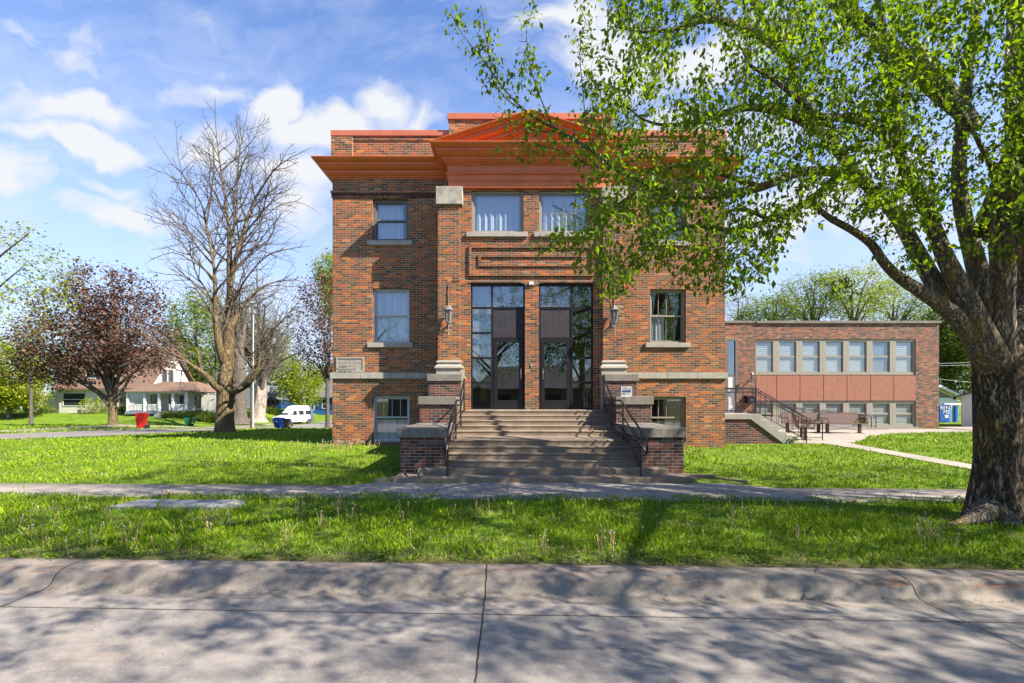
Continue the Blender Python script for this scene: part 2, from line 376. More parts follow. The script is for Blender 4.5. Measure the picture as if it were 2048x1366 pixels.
GZ = np.where(GY < 6.4, GZ, GZ)
nx = len(gx); idx = np.arange(GX.size).reshape(GX.shape)
F = np.stack([idx[:-1, :-1].ravel(), idx[:-1, 1:].ravel(), idx[1:, 1:].ravel(), idx[1:, :-1].ravel()], 1)
m, t = new_mat('lawn_soil'); co = t.coord()
c = t.ramp(t.noise(co, 1.2, 5, .6), [(.3, (.07, .13, .010)), (.5, (.12, .20, .012)), (.7, (.17, .25, .018))])
c = t.mix(t.maprange(t.noise(co, 9, 4, .7), .45, .7, 0, .6), c, (.035, .060, .010))
kd = t.math('ADD', t.sep(co)[1], t.math('MULTIPLY', t.sep(co)[0], .034))
c = t.mix(t.maprange(kd, 6.1, 5.5, 0, .8), c, (.085, .062, .035)); c = t.mix(t.maprange(t.noise(co, 2.6, 4, .6), .56, .66, 0, .7), c, (.13, .11, .05))
p = t.node('ShaderNodeBsdfPrincipled', {'Base Color': c, 'Roughness': .95, 'Specular IOR Level': .1})
t.put(p.inputs['Normal'], t.node('ShaderNodeBump', {'Strength': 1., 'Distance': .03, 'Height': t.noise(co, 25, 4, .7)}).outputs[0])
finish(t, p.outputs[0]); M['soil'] = m
tag(np_mesh('ground', np.stack([GX, GY, GZ], -1).reshape(-1, 3), F, M['soil'], smooth=True), kind='structure')

# concrete with joints, stains and pores; joint positions are given per sheet
def concrete_joint(name, base, xs=(), ys=(), rust=0., skew=0., jw=.011, grain=1.):
    base = al(base); m, t = new_mat(name); co = t.coord(); x, y, z = t.sep(co)
    wob = t.math('MULTIPLY', t.math('SUBTRACT', t.noise(co, 5, 3, .6), .5), .035)
    f = t.math('ADD', t.math('MULTIPLY', t.noise(co, .9, 6, .62), .6), t.math('MULTIPLY', t.noise(co, 14, 4, .6), .4))
    c = t.ramp(f, [(.28, tuple(v*.66 for v in base)), (.5, base), (.72, tuple(min(1, v*1.2) for v in base))])
    sp = t.noise(co, 120, 2, .6); c = t.mix(t.maprange(sp, .58, .75, 0, .55*grain), c, tuple(v*.45 for v in base))
    c = t.mix(t.maprange(t.noise(co, 90, 2, .5), .62, .74, 0, .5*grain), c, (.62, .58, .52))
    if rust:
        rn = t.noise(t.scalev(co, (.8, 26, 26)), 1., 5, .7); rn2 = t.noise(co, 1.4, 4, .6)
        rf = t.math('MULTIPLY', t.math('MULTIPLY', t.maprange(rn, .52, .64), t.maprange(rn2, .40, .58, 0, rust)), t.maprange(z, -.16, -.11) if 'kerb' in name else 1.)
        c = t.mix(rf, c, (.20, .075, .025))
        c = t.mix(t.math('MULTIPLY', t.maprange(t.noise(co, 3.2, 6, .75), .60, .68), .35), c, (.11, .095, .08))
    d = None
    for xx in xs:
        q = t.math('ABSOLUTE', t.math('ADD', t.math('SUBTRACT', x, xx), wob)); d = q if d is None else t.math('MINIMUM', d, q)
    for yy in ys:
        q = t.math('ABSOLUTE', t.math('ADD', t.math('SUBTRACT', t.math('SUBTRACT', y, t.math('MULTIPLY', x, skew)), yy), t.math('MULTIPLY', wob, .3)))
        d = q if d is None else t.math('MINIMUM', d, q)
    hh = t.math('MULTIPLY', sp, .3)
    if d is not None:
        jm = t.maprange(d, jw*.45, jw); c = t.mix(jm, (.022, .018, .014), c); hh = t.math('ADD', hh, jm)
        c = t.mix(t.math('MULTIPLY', t.maprange(d, .07, .01, 0, .28), t.noise(co, 22, 3, .6)), c, tuple(v*.4 for v in base))
    p = t.node('ShaderNodeBsdfPrincipled', {'Base Color': c, 'Roughness': .88, 'Specular IOR Level': .25})
    t.put(p.inputs['Normal'], t.node('ShaderNodeBump', {'Strength': .5, 'Distance': .006, 'Height': hh}).outputs[0])
    finish(t, p.outputs[0]); return m
JX = (-19.2, -14.5, -9.8, -5.1, -.24, 4.3, 9.0, 13.7)
M['road'] = concrete_joint('street_concrete', (.45, .41, .365), JX, (4.50, .2), .25, TH)
M['kerb'] = concrete_joint('kerb_concrete', (.40, .345, .28), JX, (), .9, TH)
M['walk'] = concrete_joint('walk_concrete', (.52, .455, .38), np.arange(-40.6, 40, 1.45).tolist(), (), .0, TH, .009)
M['slab'] = concrete_joint('slab_concrete', (.42, .43, .43), (-6.0,), (), 0., TH, .012)
M['side'] = concrete_joint('side_street_concrete', (.36, .33, .30), (-23.5,), np.arange(12, 120, 4.6).tolist(), .1, 0, .03, .6)
M['patio'] = concrete_joint('patio_concrete', (.54, .48, .39), (), (14, 16, 18, 20, 22), 0., 0, .01, .6)

def strip(name, prof, x0, x1, n, mt, kind='structure', wig=0., **kw):
    """profile of (y,z) swept along the street direction"""
    xs = np.linspace(x0, x1, n); V = []; k = len(prof)
    for i, x in enumerate(xs):
        for (y, z) in prof:
            V.append((x, along(x, y)+wig*(sin(x*1.7)+.6*sin(x*4.1+1)+.4*sin(x*9.3)), z))
    F = [(i*k+j, (i+1)*k+j, (i+1)*k+j+1, i*k+j+1) for i in range(n-1) for j in range(k-1)]
    return tag(np_mesh(name, V, F, mt, smooth=True), kind=kind, **kw)
strip('street', [(-9, -.20), (0, -.175), (3, -.19), (4.2, -.203), (4.78, -.212)], -120, 120, 60, M['road'])
kp = [(4.78, -.213), (4.92, -.216), (4.985, -.208), (5.02, -.190), (5.045, -.160), (5.065, -.125), (5.09, -.095), (5.13, -.072), (5.20, -.056), (5.33, -.048), (5.40, -.047), (5.45, -.052), (5.47, -.15)]
strip('kerb', kp, -120, 120, 500, M['kerb'], wig=.006)
strip('sidewalk', [(8.78, -.08), (8.785, .012), (9.98, .016), (9.985, -.08)], -18.4, 60, 160, M['walk'], wig=.004)
strip('far_kerb', [(-9.2, .0), (-9.1, -.05), (-9.0, -.19)], -120, 120, 20, M['kerb'])
def sheet(name, poly, z0, mt, thick=.1, follow=False, kind='structure', parent=None, bevel=0):
    V = []; n = len(poly)
    for (x, y) in poly: V.append((x, y, (float(hgt(x, y)) if follow else 0)+z0))
    for (x, y) in poly: V.append((x, y, (float(hgt(x, y)) if follow else 0)+z0-thick))
    b = MB(); b.add(V, [tuple(range(n)), tuple(range(2*n-1, n-1, -1))]+[(i, i+n, (i+1) % n+n, (i+1) % n) for i in range(n)])
    o = b.build(name, mt, parent, bevel=bevel)
    if kind: o['kind'] = kind
    return o
# flared apron in front of the steps, path to the patio, patio
sheet('apron', [(-3.62, 9.995), (-3.0, 10.30), (-2.62, 10.75), (-2.5, 11.3), (4.2, 11.3), (4.32, 10.75), (4.9, 10.32), (5.75, 9.70), (5.6, 9.4), (-3.5, 9.6)][::1], .022, M['walk'], .12)
b = MB()
for (x0, y0, x1, y1) in [(4.25, 10.95, 4.85, 10.80), (4.85, 10.80, 5.35, 10.36), (-2.6, 10.9, -3.0, 10.50)]:
    dx_, dy_ = x1-x0, y1-y0; L = math.hypot(dx_, dy_); nx_, ny_ = -dy_/L*.09, dx_/L*.09
    if ny_ < 0: nx_, ny_ = -nx_, -ny_
    b.prism([(x0, y0), (x1, y1), (x1+nx_, y1+ny_), (x0+nx_, y0+ny_)], 'z', -.05, .125 if x0 < 4.5 and x0 > 0 else .075)
tag(b.build('apron_kerb', M['concrete'], bevel=.015), kind='structure')
b = MB(); ys = np.linspace(9.2, 19.3, 30)
for y0, y1 in zip(ys[:-1], ys[1:]):
    def xl(y): return 11.95-max(0, y-15.5)*.0+ (0 if y < 16 else -(y-16)*.05)
    def wR(y): return 12.72+(0 if y < 15.2 else (y-15.2)**2*.05)
    a = [(xl(y0), y0), (wR(y0), y0), (wR(y1), y1), (xl(y1), y1)]
    b.add([(x, y, float(hgt(x, y))+.03) for x, y in a], [(0, 1, 2, 3)])
tag(b.build('path', M['patio']), kind='structure')
sheet('patio', [(9.9, 17.75), (11.6, 17.5), (13.3, 17.9), (14.6, 19.2), (16.6, 21.4), (19.2, 23.2), (24.9, 24.6), (24.9, 26.2), (7.5, 26.2), (7.5, 20.3), (9.9, 20.3)], .236, M['patio'], .12)
sheet('alley', [(25.6, 25.2), (60, 24.6), (60, 28.8), (27.0, 28.6), (25.6, 27.6)], .225, M['walk'], .08)
# side street on the left with its kerbs, sidewalk and driveway
def ribbon(name, x0, x1, y0, y1, dz, mt, n=60, xw=None):
    b = MB(); ys = np.linspace(y0, y1, n); V = []
    for y in ys:
        zz = float(hgt(-24., y))
        for x in (x0, x1): V.append((x, y, zz+dz))
    b.add(V, [(2*i, 2*i+1, 2*i+3, 2*i+2) for i in range(n-1)])
    return tag(b.build(name, mt), kind='structure')
ribbon('side_street', -27.4, -19.6, 4, 140, .035, M['side'])
ribbon('side_kerb', -27.65, -27.4, 12, 140, .13, M['kerb']); ribbon('side_kerb', -19.6, -19.35, 12, 140, .075, M['kerb'])
def drape(name, poly_rows, dz, mt):
    b = MB(); V = [(x, y, float(hgt(x, y))+dz) for r in poly_rows for (x, y) in r]; k = len(poly_rows[0])
    b.add(V, [(i*k+j, i*k+j+1, (i+1)*k+j+1, (i+1)*k+j) for i in range(len(poly_rows)-1) for j in range(k-1)])
    return tag(b.build(name, mt), kind='structure')
drape('side_sidewalk', [[(x, y) for x in (-31.6, -30.9, -30.2)] for y in np.arange(14, 66, 1.)], .03, M['walk'])
drape('driveway', [[(x, y) for y in (46.5, 48, 49.5, 51, 52.4)] for x in np.arange(-62, -27, 1.2)][::-1], .05, M['patio'])
# square slab set in the parking strip
o = sheet('concrete_slab', [(-6.92, 8.06), (-4.95, 8.02), (-4.72, 8.12), (-4.78, 8.52), (-4.95, 8.60), (-6.62, 8.66), (-6.80, 8.60)], .030, M['slab'], .12, kind=None, bevel=.012)
tag(o, 'flat grey concrete slab sunk in the roadside grass strip', 'slab')

# ---------------------------------------------------------------- grass
def in_any(x, y):
    k = np.zeros(len(x), bool); s = y-TH*x
    k |= s < 5.46+.03*np.sin(x*7)
    k |= (s > 9.04+np.interp(x, [-12, -5.5], [.55, 0])+.07*np.sin(x*2.3)+.05*np.sin(x*7.7)) & (s < 9.95)&(x > -18.6)
    k |= (x > -6.75) & (x < -4.85) & (y > 8.10) & (y < 8.56)
    k |= (x > -2.75) & (x < 4.4) & (y > 9.6) & (y < 16.2)
    k |= (x > -3.6) & (x < 5.6) & (s > 9.6) & (y < 10.1+.9*(1-np.clip((np.abs(x-.9)-3.5)/1.3, 0, 1)))
    k |= (x > -6.05) & (x < 7.5) & (y > 15.98)
    k |= (x > 7.4) & (x < 10.6) & (y > 17.45)
    k |= (x > 11.97) & (x < 12.70+np.where(y > 15.2, (y-15.2)**2*.05, 0)) & (y > 9) & (y < 18.6)
    k |= (x > 9.5) & (x < 14.6) & (y > np.interp(x, [9.5, 11.6, 13.3, 14.6], [17.5, 17.5, 17.9, 19.2]))
    k |= (x >= 14.6) & (y > np.interp(x, [14.6, 16.6, 19.2], [19.2, 21.4, 23.2])) & (x < 19.2)
    k |= (x >= 19.2) & (y > 22.9+(x-19.2)*.28) & (x < 25.2)
    k |= (x > 7) & (y > 24.2)
    k |= (x < -19.2) & (x > -27.8)
    k |= ((x-7.76)**2+(y-7.45)**2) < .5**2
    return k
def blades(name, x0, x1, y0, y1, dens, h, wd, mt, cull=True, seed=1, clump=1.):
    r = np.random.default_rng(seed); n = int((x1-x0)*(y1-y0)*dens)
    x = r.uniform(x0, x1, n); y = r.uniform(y0, y1, n)
    px = VX+x/y*FPX; k = (px > -140) & (px < 2190) & ~in_any(x, y); x, y = x[k], y[k]
    # patchiness
    nz = (np.sin(x*1.9+y*.7)+np.sin(y*3.1-x*.8+2)+np.sin(x*5.3+1.7*y)*.8+np.sin(x*11+y*9)*.5+np.sin(x*23-y*31)*.5)/3.4
    bald = np.sin(x*3.1+2*np.sin(y*2.3))+np.sin(y*5.1+x*1.3)*.8+np.sin(x*8.7-y*6.1)*.5
    keep = r.random(len(x)) < np.where(bald < -1.25, .35, .74)+.3*nz
    s = y-TH*x; edge = np.clip((s-5.44)/.35, .35, 1)*np.where(s > 9.9, np.clip((s-9.9)/.3, .55, 1), 1)
    keep &= r.random(len(x)) < np.clip((s-5.36)/.5, .45, 1)
    x, y, nz, edge = x[keep], y[keep], nz[keep], edge[keep]; n = len(x)
    z = hgt(x, y)-.005; hh = h*(.45+.75*r.random(n))*(1+.38*nz*clump)*edge
    a = r.uniform(0, 2*pi, n); lean = hh*r.uniform(.1, .75, n); la = r.uniform(0, 2*pi, n); ww = wd*r.uniform(.6, 1.3, n)
    V = np.empty((n, 4, 3)); c, s_ = np.cos(a)*ww*.5, np.sin(a)*ww*.5
    V[:, 0] = np.stack([x-c, y-s_, z], 1); V[:, 1] = np.stack([x+c, y+s_, z], 1)
    mx, my = x+np.cos(la)*lean*.35, y+np.sin(la)*lean*.35
    V[:, 2] = np.stack([mx+c*.75, my+s_*.75, z+hh*.6], 1)
    V[:, 3] = np.stack([x+np.cos(la)*lean, y+np.sin(la)*lean, z+hh], 1)
    F = np.arange(n*4).reshape(n, 4)
    tint = np.clip(r.random(n)*.62+.14+.24*nz, 0, .92); dry = r.random(n) < np.interp(s[keep], [5.4, 5.6, 5.95, 6.6], [.75, .6, .18, .025])
    dry |= (np.sin(x*1.7+3*np.sin(y*1.1))+np.sin(y*4.3+x) > 1.55) & (r.random(n) < .5)
    tint = np.where(dry, 1.2, tint); V[dry, :, 2] = z[dry, None]+(V[dry, :, 2]-z[dry, None])*.55
    return V.reshape(-1, 3), F, np.repeat(tint, 4)
GS = [(0., (.05, .10, .006)), (.25, (.13, .24, .008)), (.5, (.27, .46, .012)), (.78, (.50, .70, .018)), (.93, (.66, .78, .05)), (.97, (.62, .52, .26)), (1., (.66, .54, .30))]
M['grass'] = leafmat('grass_blade', GS, .22, .55)
def merge(parts):
    Vs, Fs, As, o = [], [], [], 0
    for V, F, A in parts: Vs.append(V); Fs.append(F+o); As.append(A); o += len(V)
    return np.concatenate(Vs), np.concatenate(Fs), np.concatenate(As)
Q = 1.0
g1 = merge([blades('g', -9, 9.5, 5.35, 7.2, 1900*Q, .085, .010, None, seed=1), blades('g', -12, 11, 7.2, 9.2, 1100*Q, .085, .013, None, seed=2),
            blades('g', -9, 9.5, 5.35, 9.0, 16*Q, .17, .016, None, seed=9)])
tag(np_mesh('grass', *g1[:2], M['grass'], attr=g1[2]), 'uneven green grass growing in the strip beside the street kerb', 'grass', kind='stuff')
g2 = merge([blades('g', -19, 15.5, 9.8, 12.5, 520*Q, .085, .018, None, seed=3), blades('g', -19.3, 18, 12.5, 17.4, 260*Q, .085, .026, None, seed=4),
            blades('g', -19.3, -6, 17.4, 24, 120*Q, .10, .04, None, seed=5), blades('g', -19.3, -6, 24, 46, 40, .11, .07, None, seed=6),
            blades('g', 11, 26, 17.4, 25, 130*Q, .10, .04, None, seed=7), blades('g', -62, -27.8, 14, 46, 16, .12, .10, None, seed=8)])
tag(np_mesh('lawn', *g2[:2], M['grass'], attr=g2[2]), 'bright green mown lawn around the brick church', 'lawn', kind='stuff')
# dandelions: rosettes / flowers and bare seed stalks
def dots(n, reg, seed, rad, hh):
    r = np.random.default_rng(seed); x = r.uniform(reg[0], reg[1], n); y = r.uniform(reg[2], reg[3], n)
    cx = np.round(x*.55+np.sin(y)*.3); keep = (np.sin(x*1.3+y*.9)+np.sin(x*.5-y*1.7) > -.5) & ~in_any(x, y); x, y = x[keep], y[keep]; n = len(x)
    z = hgt(x, y)+hh*r.uniform(.5, 1.2, n); a = np.arange(5)*2*pi/5
    V = np.empty((n, 6, 3)); rr = rad*r.uniform(.7, 1.2, n)
    for k in range(5): V[:, k] = np.stack([x+rr*np.cos(a[k]), y+rr*np.sin(a[k]), z], 1)
    V[:, 5] = np.stack([x, y, z+rr*.6], 1); V[:, :5, 2] -= 0
    b = np.arange(n)[:, None]*6; F = np.concatenate([b+np.array([[k, (k+1) % 5, 5]]) for k in range(5)])
    return V.reshape(-1, 3), F
V, F = dots(520, (-17, -3.5, 8, 15.8), 11, .022, .085); V2, F2 = dots(240, (4, 15, 10.5, 17), 12, .022, .085); V3, F3 = dots(70, (-9, -5, 6, 8.8), 13, .017, .08)
M['dandelion'] = mat('dandelion_yellow', (.75, .50, .01), .7, .1, 5)
V = np.concatenate([V, V2, V3]); F = np.concatenate([F, F2+len(F)*0+ (len(V)-len(V2)-len(V3)), F3+(len(V)-len(V3))])
tag(np_mesh('dandelions', V, F, M['dandelion']), 'small yellow dandelion flowers scattered through the lawns', 'flowers', kind='stuff')
r = np.random.default_rng(21); b1 = MB(); b2 = MB()
cl = [(X(px, Y), Y) for px, Y in [(60, 6.6), (90, 6.3), (170, 6.1), (260, 6.2), (270, 6.6), (420, 6.5), (440, 7.4), (585, 6.4), (600, 7.5), (640, 6.9), (680, 7.8), (700, 7.3), (1075, 5.9), (1200, 6.0), (1215, 5.8), (1450, 7.0), (1600, 6.3), (1850, 6.35), (1862, 6.4), (1870, 6.3), (1900, 6.0), (800, 7.6), (340, 8.8), (960, 7.9), (1120, 8.2)]]
for cx, cy in cl:
    for k in range(int(r.integers(4, 9))):
        x, y = cx+r.normal(0, .09), cy+r.normal(0, .09); h_ = r.uniform(.14, .30); z = float(hgt(x, y)); l = r.normal(0, .05, 2)
        b1.tube([(x, y, z), (x+l[0]*.4, y+l[1]*.4, z+h_*.6), (x+l[0], y+l[1], z+h_)], .0042, 3, caps=False)
        b2.tube([(x+l[0], y+l[1], z+h_-.004), (x+l[0], y+l[1], z+h_+.008)], .0085, 5)
for k in range(420):
    x = r.uniform(-9, 9.5); y = r.uniform(5.7, 8.7) if r.random() < .5 else r.uniform(10.4, 15.8)
    if r.random() < .25: x, y = r.uniform(-7.5, -2.8), r.uniform(14.8, 15.95)
    if in_any(np.array([x]), np.array([y]))[0]: continue
    z = float(hgt(x, y)); h_ = r.uniform(.12, .24); l = r.normal(0, .03)
    w_ = .0036 if y < 9 else .005
    b1.tube([(x, y, z), (x+l, y, z+h_)], w_, 3, caps=False); b2.tube([(x+l, y, z+h_-.004), (x+l, y, z+h_+.010)], w_*2.3, 5)
tag(b1.build('dandelion_stalks', mat('dry_stalk', (.55, .38, .20), .8, .3, 5)), 'thin dry dandelion stalks standing above the grass', 'weeds', kind='stuff')
tag(b2.build('seed_heads', mat('seed_head', (.85, .80, .66), .9, .2, 5)), 'pale dandelion seed heads on their stalks', 'weeds', kind='stuff')
# broad weed leaves near the kerb
def weeds(cs, n, rad, ln, seed):
    r = np.random.default_rng(seed); Vs = []; Fs = []; A = []; o = 0
    for cx, cy in cs:
        for k in range(n):
            a = r.uniform(0, 2*pi); d = r.uniform(0, rad); x = cx+cos(a)*d; y = cy+sin(a)*d*.7; z = float(hgt(x, y))+.01
            a2 = r.uniform(0, 2*pi); L = ln*r.uniform(.6, 1.3); W = L*.22; up = r.uniform(.3, .9); dx_, dy_ = cos(a2), sin(a2)
            Vs += [(x, y, z), (x+dx_*L*.5-dy_*W, y+dy_*L*.5+dx_*W, z+L*up*.6), (x+dx_*L, y+dy_*L, z+L*up*.7), (x+dx_*L*.5+dy_*W, y+dy_*L*.5-dx_*W, z+L*up*.6)]
            Fs.append((o, o+1, o+2, o+3)); o += 4; A += [r.random()*.4+.12]*4
    return np.array(Vs), np.array(Fs), np.array(A)
V, F, A = weeds([(X(px, Y), Y) for px, Y in [(40, 5.75), (110, 5.7), (215, 5.75), (270, 5.8), (430, 5.85), (500, 5.7), (600, 5.7), (760, 5.7), (1180, 5.6), (1290, 5.75), (1340, 5.55), (1400, 5.7), (1640, 5.6), (1990, 5.45), (2020, 5.5), (2040, 5.7), (2044, 5.4), (150, 7.9), (240, 8.8), (330, 9.0), (400, 9.0), (520, 9.0), (1500, 7.2), (820, 5.6), (950, 5.65), (1090, 5.6), (1520, 5.55), (1750, 5.5), (1850, 5.55)]], 42, .26, .062, 3)
tag(np_mesh('weeds', V, F, M['grass'], attr=A), 'broad leaved weeds along the back of the kerb', 'weeds', kind='stuff')
# dry clippings and bits of twig lying by the kerb and on the street
r = np.random.default_rng(5); b = MB()
for k in range(900):
    x = r.uniform(-8, 8); y = along(x, r.choice([r.uniform(5.33, 5.75), r.uniform(4.9, 5.03), r.uniform(4.9, 5.0), r.uniform(3.3, 5)], p=[.45, .25, .2, .1])); z = (float(hgt(x, y))+.02) if y-TH*x > 5.3 else -.203
    a = r.uniform(0, pi); L = r.uniform(.01, .05)
    b.tube([(x, y, z), (x+cos(a)*L, y+sin(a)*L, z+r.uniform(0, .012))], .0022, 3, caps=False)
tag(b.build('dry_litter', mat('dry_litter', (.45, .32, .20), .9, .3, 5)), 'dry grass clippings and twig bits along the kerb', 'litter', kind='stuff')
x_, y_ = X(1605, 4.95), 4.95
b = MB(); b.tube([(x_-.05, y_-.12, -.19), (x_+.03, y_, -.17), (x_+.17, y_+.12, -.09), (x_+.32, y_+.24, -.03), (x_+.52, y_+.4, .03)], [.009, .008, .007, .006, .004], 6)
b.tube([(x_+.17, y_+.12, -.09), (x_+.12, y_+.2, -.05)], .004, 5); tag(b.build('twig', mat('pale_twig', (.30, .26, .21), .9, .2, 8)), 'crooked pale twig lying across the kerb', 'twig')
# ---------------------------------------------------------------- the brick church
church = thing('brick_church', 'two-storey red brick church with orange pediment and pillared entrance', 'church', (.73, 16, .3))
def cpart(o, parent=church):
    return o
class CB(MB):
    """mesh given in world coordinates, linked under a thing standing at org"""
    org = (.73, 16, .3)
    def build(s, name, mt, parent=None, **kw):
        o = MB.build(s, name, mt, parent, **kw)
        if parent is not None:
            q = parent; off = [0, 0, 0]
            while q is not None: off = [off[i]+q.location[i] for i in range(3)]; q = q.parent
            me = o.data; n = len(me.vertices); c = np.empty(n*3); me.vertices.foreach_get('co', c)
            c = c.reshape(-1, 3)-np.array(off); me.vertices.foreach_set('co', c.ravel()); me.update()
        return o
def wall_face(b, x0, x1, z0, z1, y, ops, depth=.3, mi=0):
    xs = sorted({x0, x1, *[q for o in ops for q in o[:2] if x0 < q < x1]}); zs = sorted({z0, z1, *[q for o in ops for q in o[2:4] if z0 < q < z1]})
    for i in range(len(xs)-1):
        for j in range(len(zs)-1):
            cx, cz = (xs[i]+xs[i+1])/2, (zs[j]+zs[j+1])/2
            if any(o[0] < cx < o[1] and o[2] < cz < o[3] for o in ops): continue
            b.quad((xs[i], y, zs[j]), (xs[i+1], y, zs[j]), (xs[i+1], y, zs[j+1]), (xs[i], y, zs[j+1]), mi)
    for o in ops:
        a, c, d, e = o[:4]
        b.quad((a, y, d), (a, y, e), (a, y+depth, e), (a, y+depth, d), mi); b.quad((c, y, e), (c, y, d), (c, y+depth, d), (c, y+depth, e), mi)
        b.quad((a, y, e), (c, y, e), (c, y+depth, e), (a, y+depth, e), mi); b.quad((c, y, d), (a, y, d), (a, y+depth, d), (c, y+depth, d), mi)
YW, YB, YP = 16.1, 15.3, 15.17            # wing wall, entrance wall, pilaster faces
XL, XR = X(665, YW), X(1450, YW); BL, BR = -1.93, 3.42
def op(px0, px1, py0, py1, Y): return (X(px0, Y), X(px1, Y), Z(py1, Y), Z(py0, Y))
WIN = [op(745, 817, 398, 482, YW), op(745, 819, 577, 686, YW), op(745, 819, 792, 884, YW),
       op(1300, 1373, 402, 483, YW), op(1300, 1372, 578, 686, YW), op(1300, 1372, 793, 884, YW)]
TOPW = [op(943, 1047, 381, 465, YB), op(1078, 1180, 381, 465, YB)]
ENT = [(X(941, YB), X(1050, YB), 1.545, Z(565, YB)), (X(1078, YB), X(1187, YB), 1.545, Z(565, YB))]
b = CB()
wall_face(b, XL, XR, -.1, 10.93, YW, WIN+[(BL+.1, BR-.1, 1.5, 8.4)], .32)
b.quad((XL, 30, -.4), (XL, YW, -.4), (XL, YW, 10.93), (XL, 30, 10.93)); b.quad((XR, YW, -.4), (XR, 30, -.4), (XR, 30, 10.93), (XR, YW, 10.93))
b.quad((XR, 30, -1), (XL, 30, -1), (XL, 30, 10.93), (XR, 30, 10.93)); b.quad((XL, YW, 10.93), (XR, YW, 10.93), (XR, 30, 10.93), (XL, 30, 10.93))
wall_face(b, BL, BR, .6, 9.55, YB, TOPW+ENT, .25)
b.quad((BL, YW, .6), (BL, YB, .6), (BL, YB, 9.55), (BL, YW, 9.55)); b.quad((BR, YB, .6), (BR, YW, .6), (BR, YW, 9.55), (BR, YB, 9.55))
XA, XB = X(898, 15.95), X(1223, 15.95)
b.box(XA, XB, 15.93, 16.6, 10.7, Z(239, 15.95))                        # raised centre of the parapet
b.box(XL-.002, XL+.72, 15.97, 16.2, 9.9, Z(274, 16)); b.box(XR-.72, XR+.002, 15.97, 16.2, 9.9, Z(274, 16))
wall = b.build('wall', M['brick'], church)
b = CB()
zb0, zb1 = Z(395.5, YW), Z(387, YW)
for a, c in ((XL-.03, BL), (BR, XR+.03)): b = CB(); b.box(a, c, YW-.035, YW+.02, zb0, zb1); b.build('brick_band', M['brick_soldier'], church)
b = CB()
for a, c in ((XL-.05, BL), (BR, XR+.05)): b = CB(); b.box(a, c, YW-.065, YW+.02, zb1, zb1+.075); b.build('brick_band', M['brick'], church)
# raised brick frames above the doors
def ringframe(b, x0, x1, z0, z1, y, wd, pr):
    b.box(x0, x1, y-pr, y+.02, z1-wd, z1); b.box(x0, x1, y-pr, y+.02, z0, z0+wd)
    b.box(x0, x0+wd, y-pr, y+.02, z0+wd, z1-wd); b.box(x1-wd, x1, y-pr, y+.02, z0+wd, z1-wd)
for q, pr in ((op(938, 1188, 491, 552, YB), .055), (op(957, 1168, 509, 533, YB), .045)):
    b = CB(); ringframe(b, *q, YB, .085, pr); b.build('brick_frame', M['brick'], church)
# pilasters
for a, c in ((876, 920), (1206, 1249)):
    x0, x1 = X(a, YP), X(c, YP); zt = Z(410, YP); zb = Z(721, YP)
    if a > 1000: x0 += 0
    b = CB(); b.box(x0, x1, YP, YW-.002, zb, zt); pil = b.build('pilaster', M['brick'], church)
    b = CB(); b.box(x0-.06, x1+.09, YP-.09, YW-.004, zt, Z(372, YP-.09)); b.build('capital', M['stone_w'], pil, bevel=.012)
    b = CB(); z = Z(745, YP)
    prof = [(.0, zb), (.04, zb-.02), (.05, zb-.06), (.02, zb-.10), (.03, zb-.15), (.09, zb-.19), (.10, zb-.25), (.07, zb-.28), (.05, zb-.30)]
    for (o1, z1), (o2, z2) in zip(prof[:-1], prof[1:]):
        for f in (0,):
            V = [(x0-o1, YP-o1, z1), (x1+o1, YP-o1, z1), (x1+o2, YP-o2, z2), (x0-o2, YP-o2, z2)]
            b.add(V, [(0, 3, 2, 1)])
            b.add([(x0-o1, YW, z1), (x0-o1, YP-o1, z1), (x0-o2, YP-o2, z2), (x0-o2, YW, z2)], [(0, 3, 2, 1)])
            b.add([(x1+o1, YP-o1, z1), (x1+o1, YW, z1), (x1+o2, YW, z2), (x1+o2, YP-o2, z2)], [(0, 3, 2, 1)])
    b.quad((x0, YP, zb), (x1, YP, zb), (x1, YW, zb), (x0, YW, zb))
    b.box(x0-.05, x1+.13 if a < 1000 else x1+.05, YP-.05, YW-.005, 1.0, zb-.30)
    b.build('base', M['stone'], pil)
# stone string course
b = CB(); zs0, zs1 = Z(757.5, YW), Z(745.5, YW)
for x0, x1, n in ((XL-.07, BL+.0, 4), (BR, XR+.07, 4)):
    b = CB()
    ed = np.linspace(x0, x1, n+1)
    for i in range(n):
        b.box(ed[i]+(.004 if i else 0), ed[i+1]-(.004 if i < n-1 else 0), YW-.07, YW+.05, zs0, zs1)
    if x0 < 0: b.box(XL-.07, XL+.02, YW+.05, 30, zs0, zs1)
    b.build('string_course', M['stone'], church, bevel=.01)
# date stone with carved writing
b = CB(); x0, x1, z0, z1 = op(672.5, 728.5, 714, 744.5, YW); fw = .055
ringframe(b, x0, x1, z0+.003, z1, YW, fw, .03); b.box(x0+fw, x1-fw, YW-.012, YW+.02, z0+fw, z1-fw)
ds = b.build('date_stone', M['stone'], church); cx = (x0+x1)/2-.73; hz = (z0+z1)/2-.3; H_ = z1-z0
for s_, dzz, sz, sx in (('FIRST', .28, .088, 1.25), ('CONGREGATIONAL', .085, .083, 1.0), ('CHURCH', -.12, .092, 1.15), ('A.D.', -.285, .060, 1.1), ('1918', -.285, .060, 1.1)):
    text_obj('lettering', s_, sz*1.12, (cx+{'A.D.': -.16, '1918': .15}.get(s_, 0), -.0145, hz+dzz*H_), (R(90), 0, 0), M['letter'], ds, .002, sx=sx)

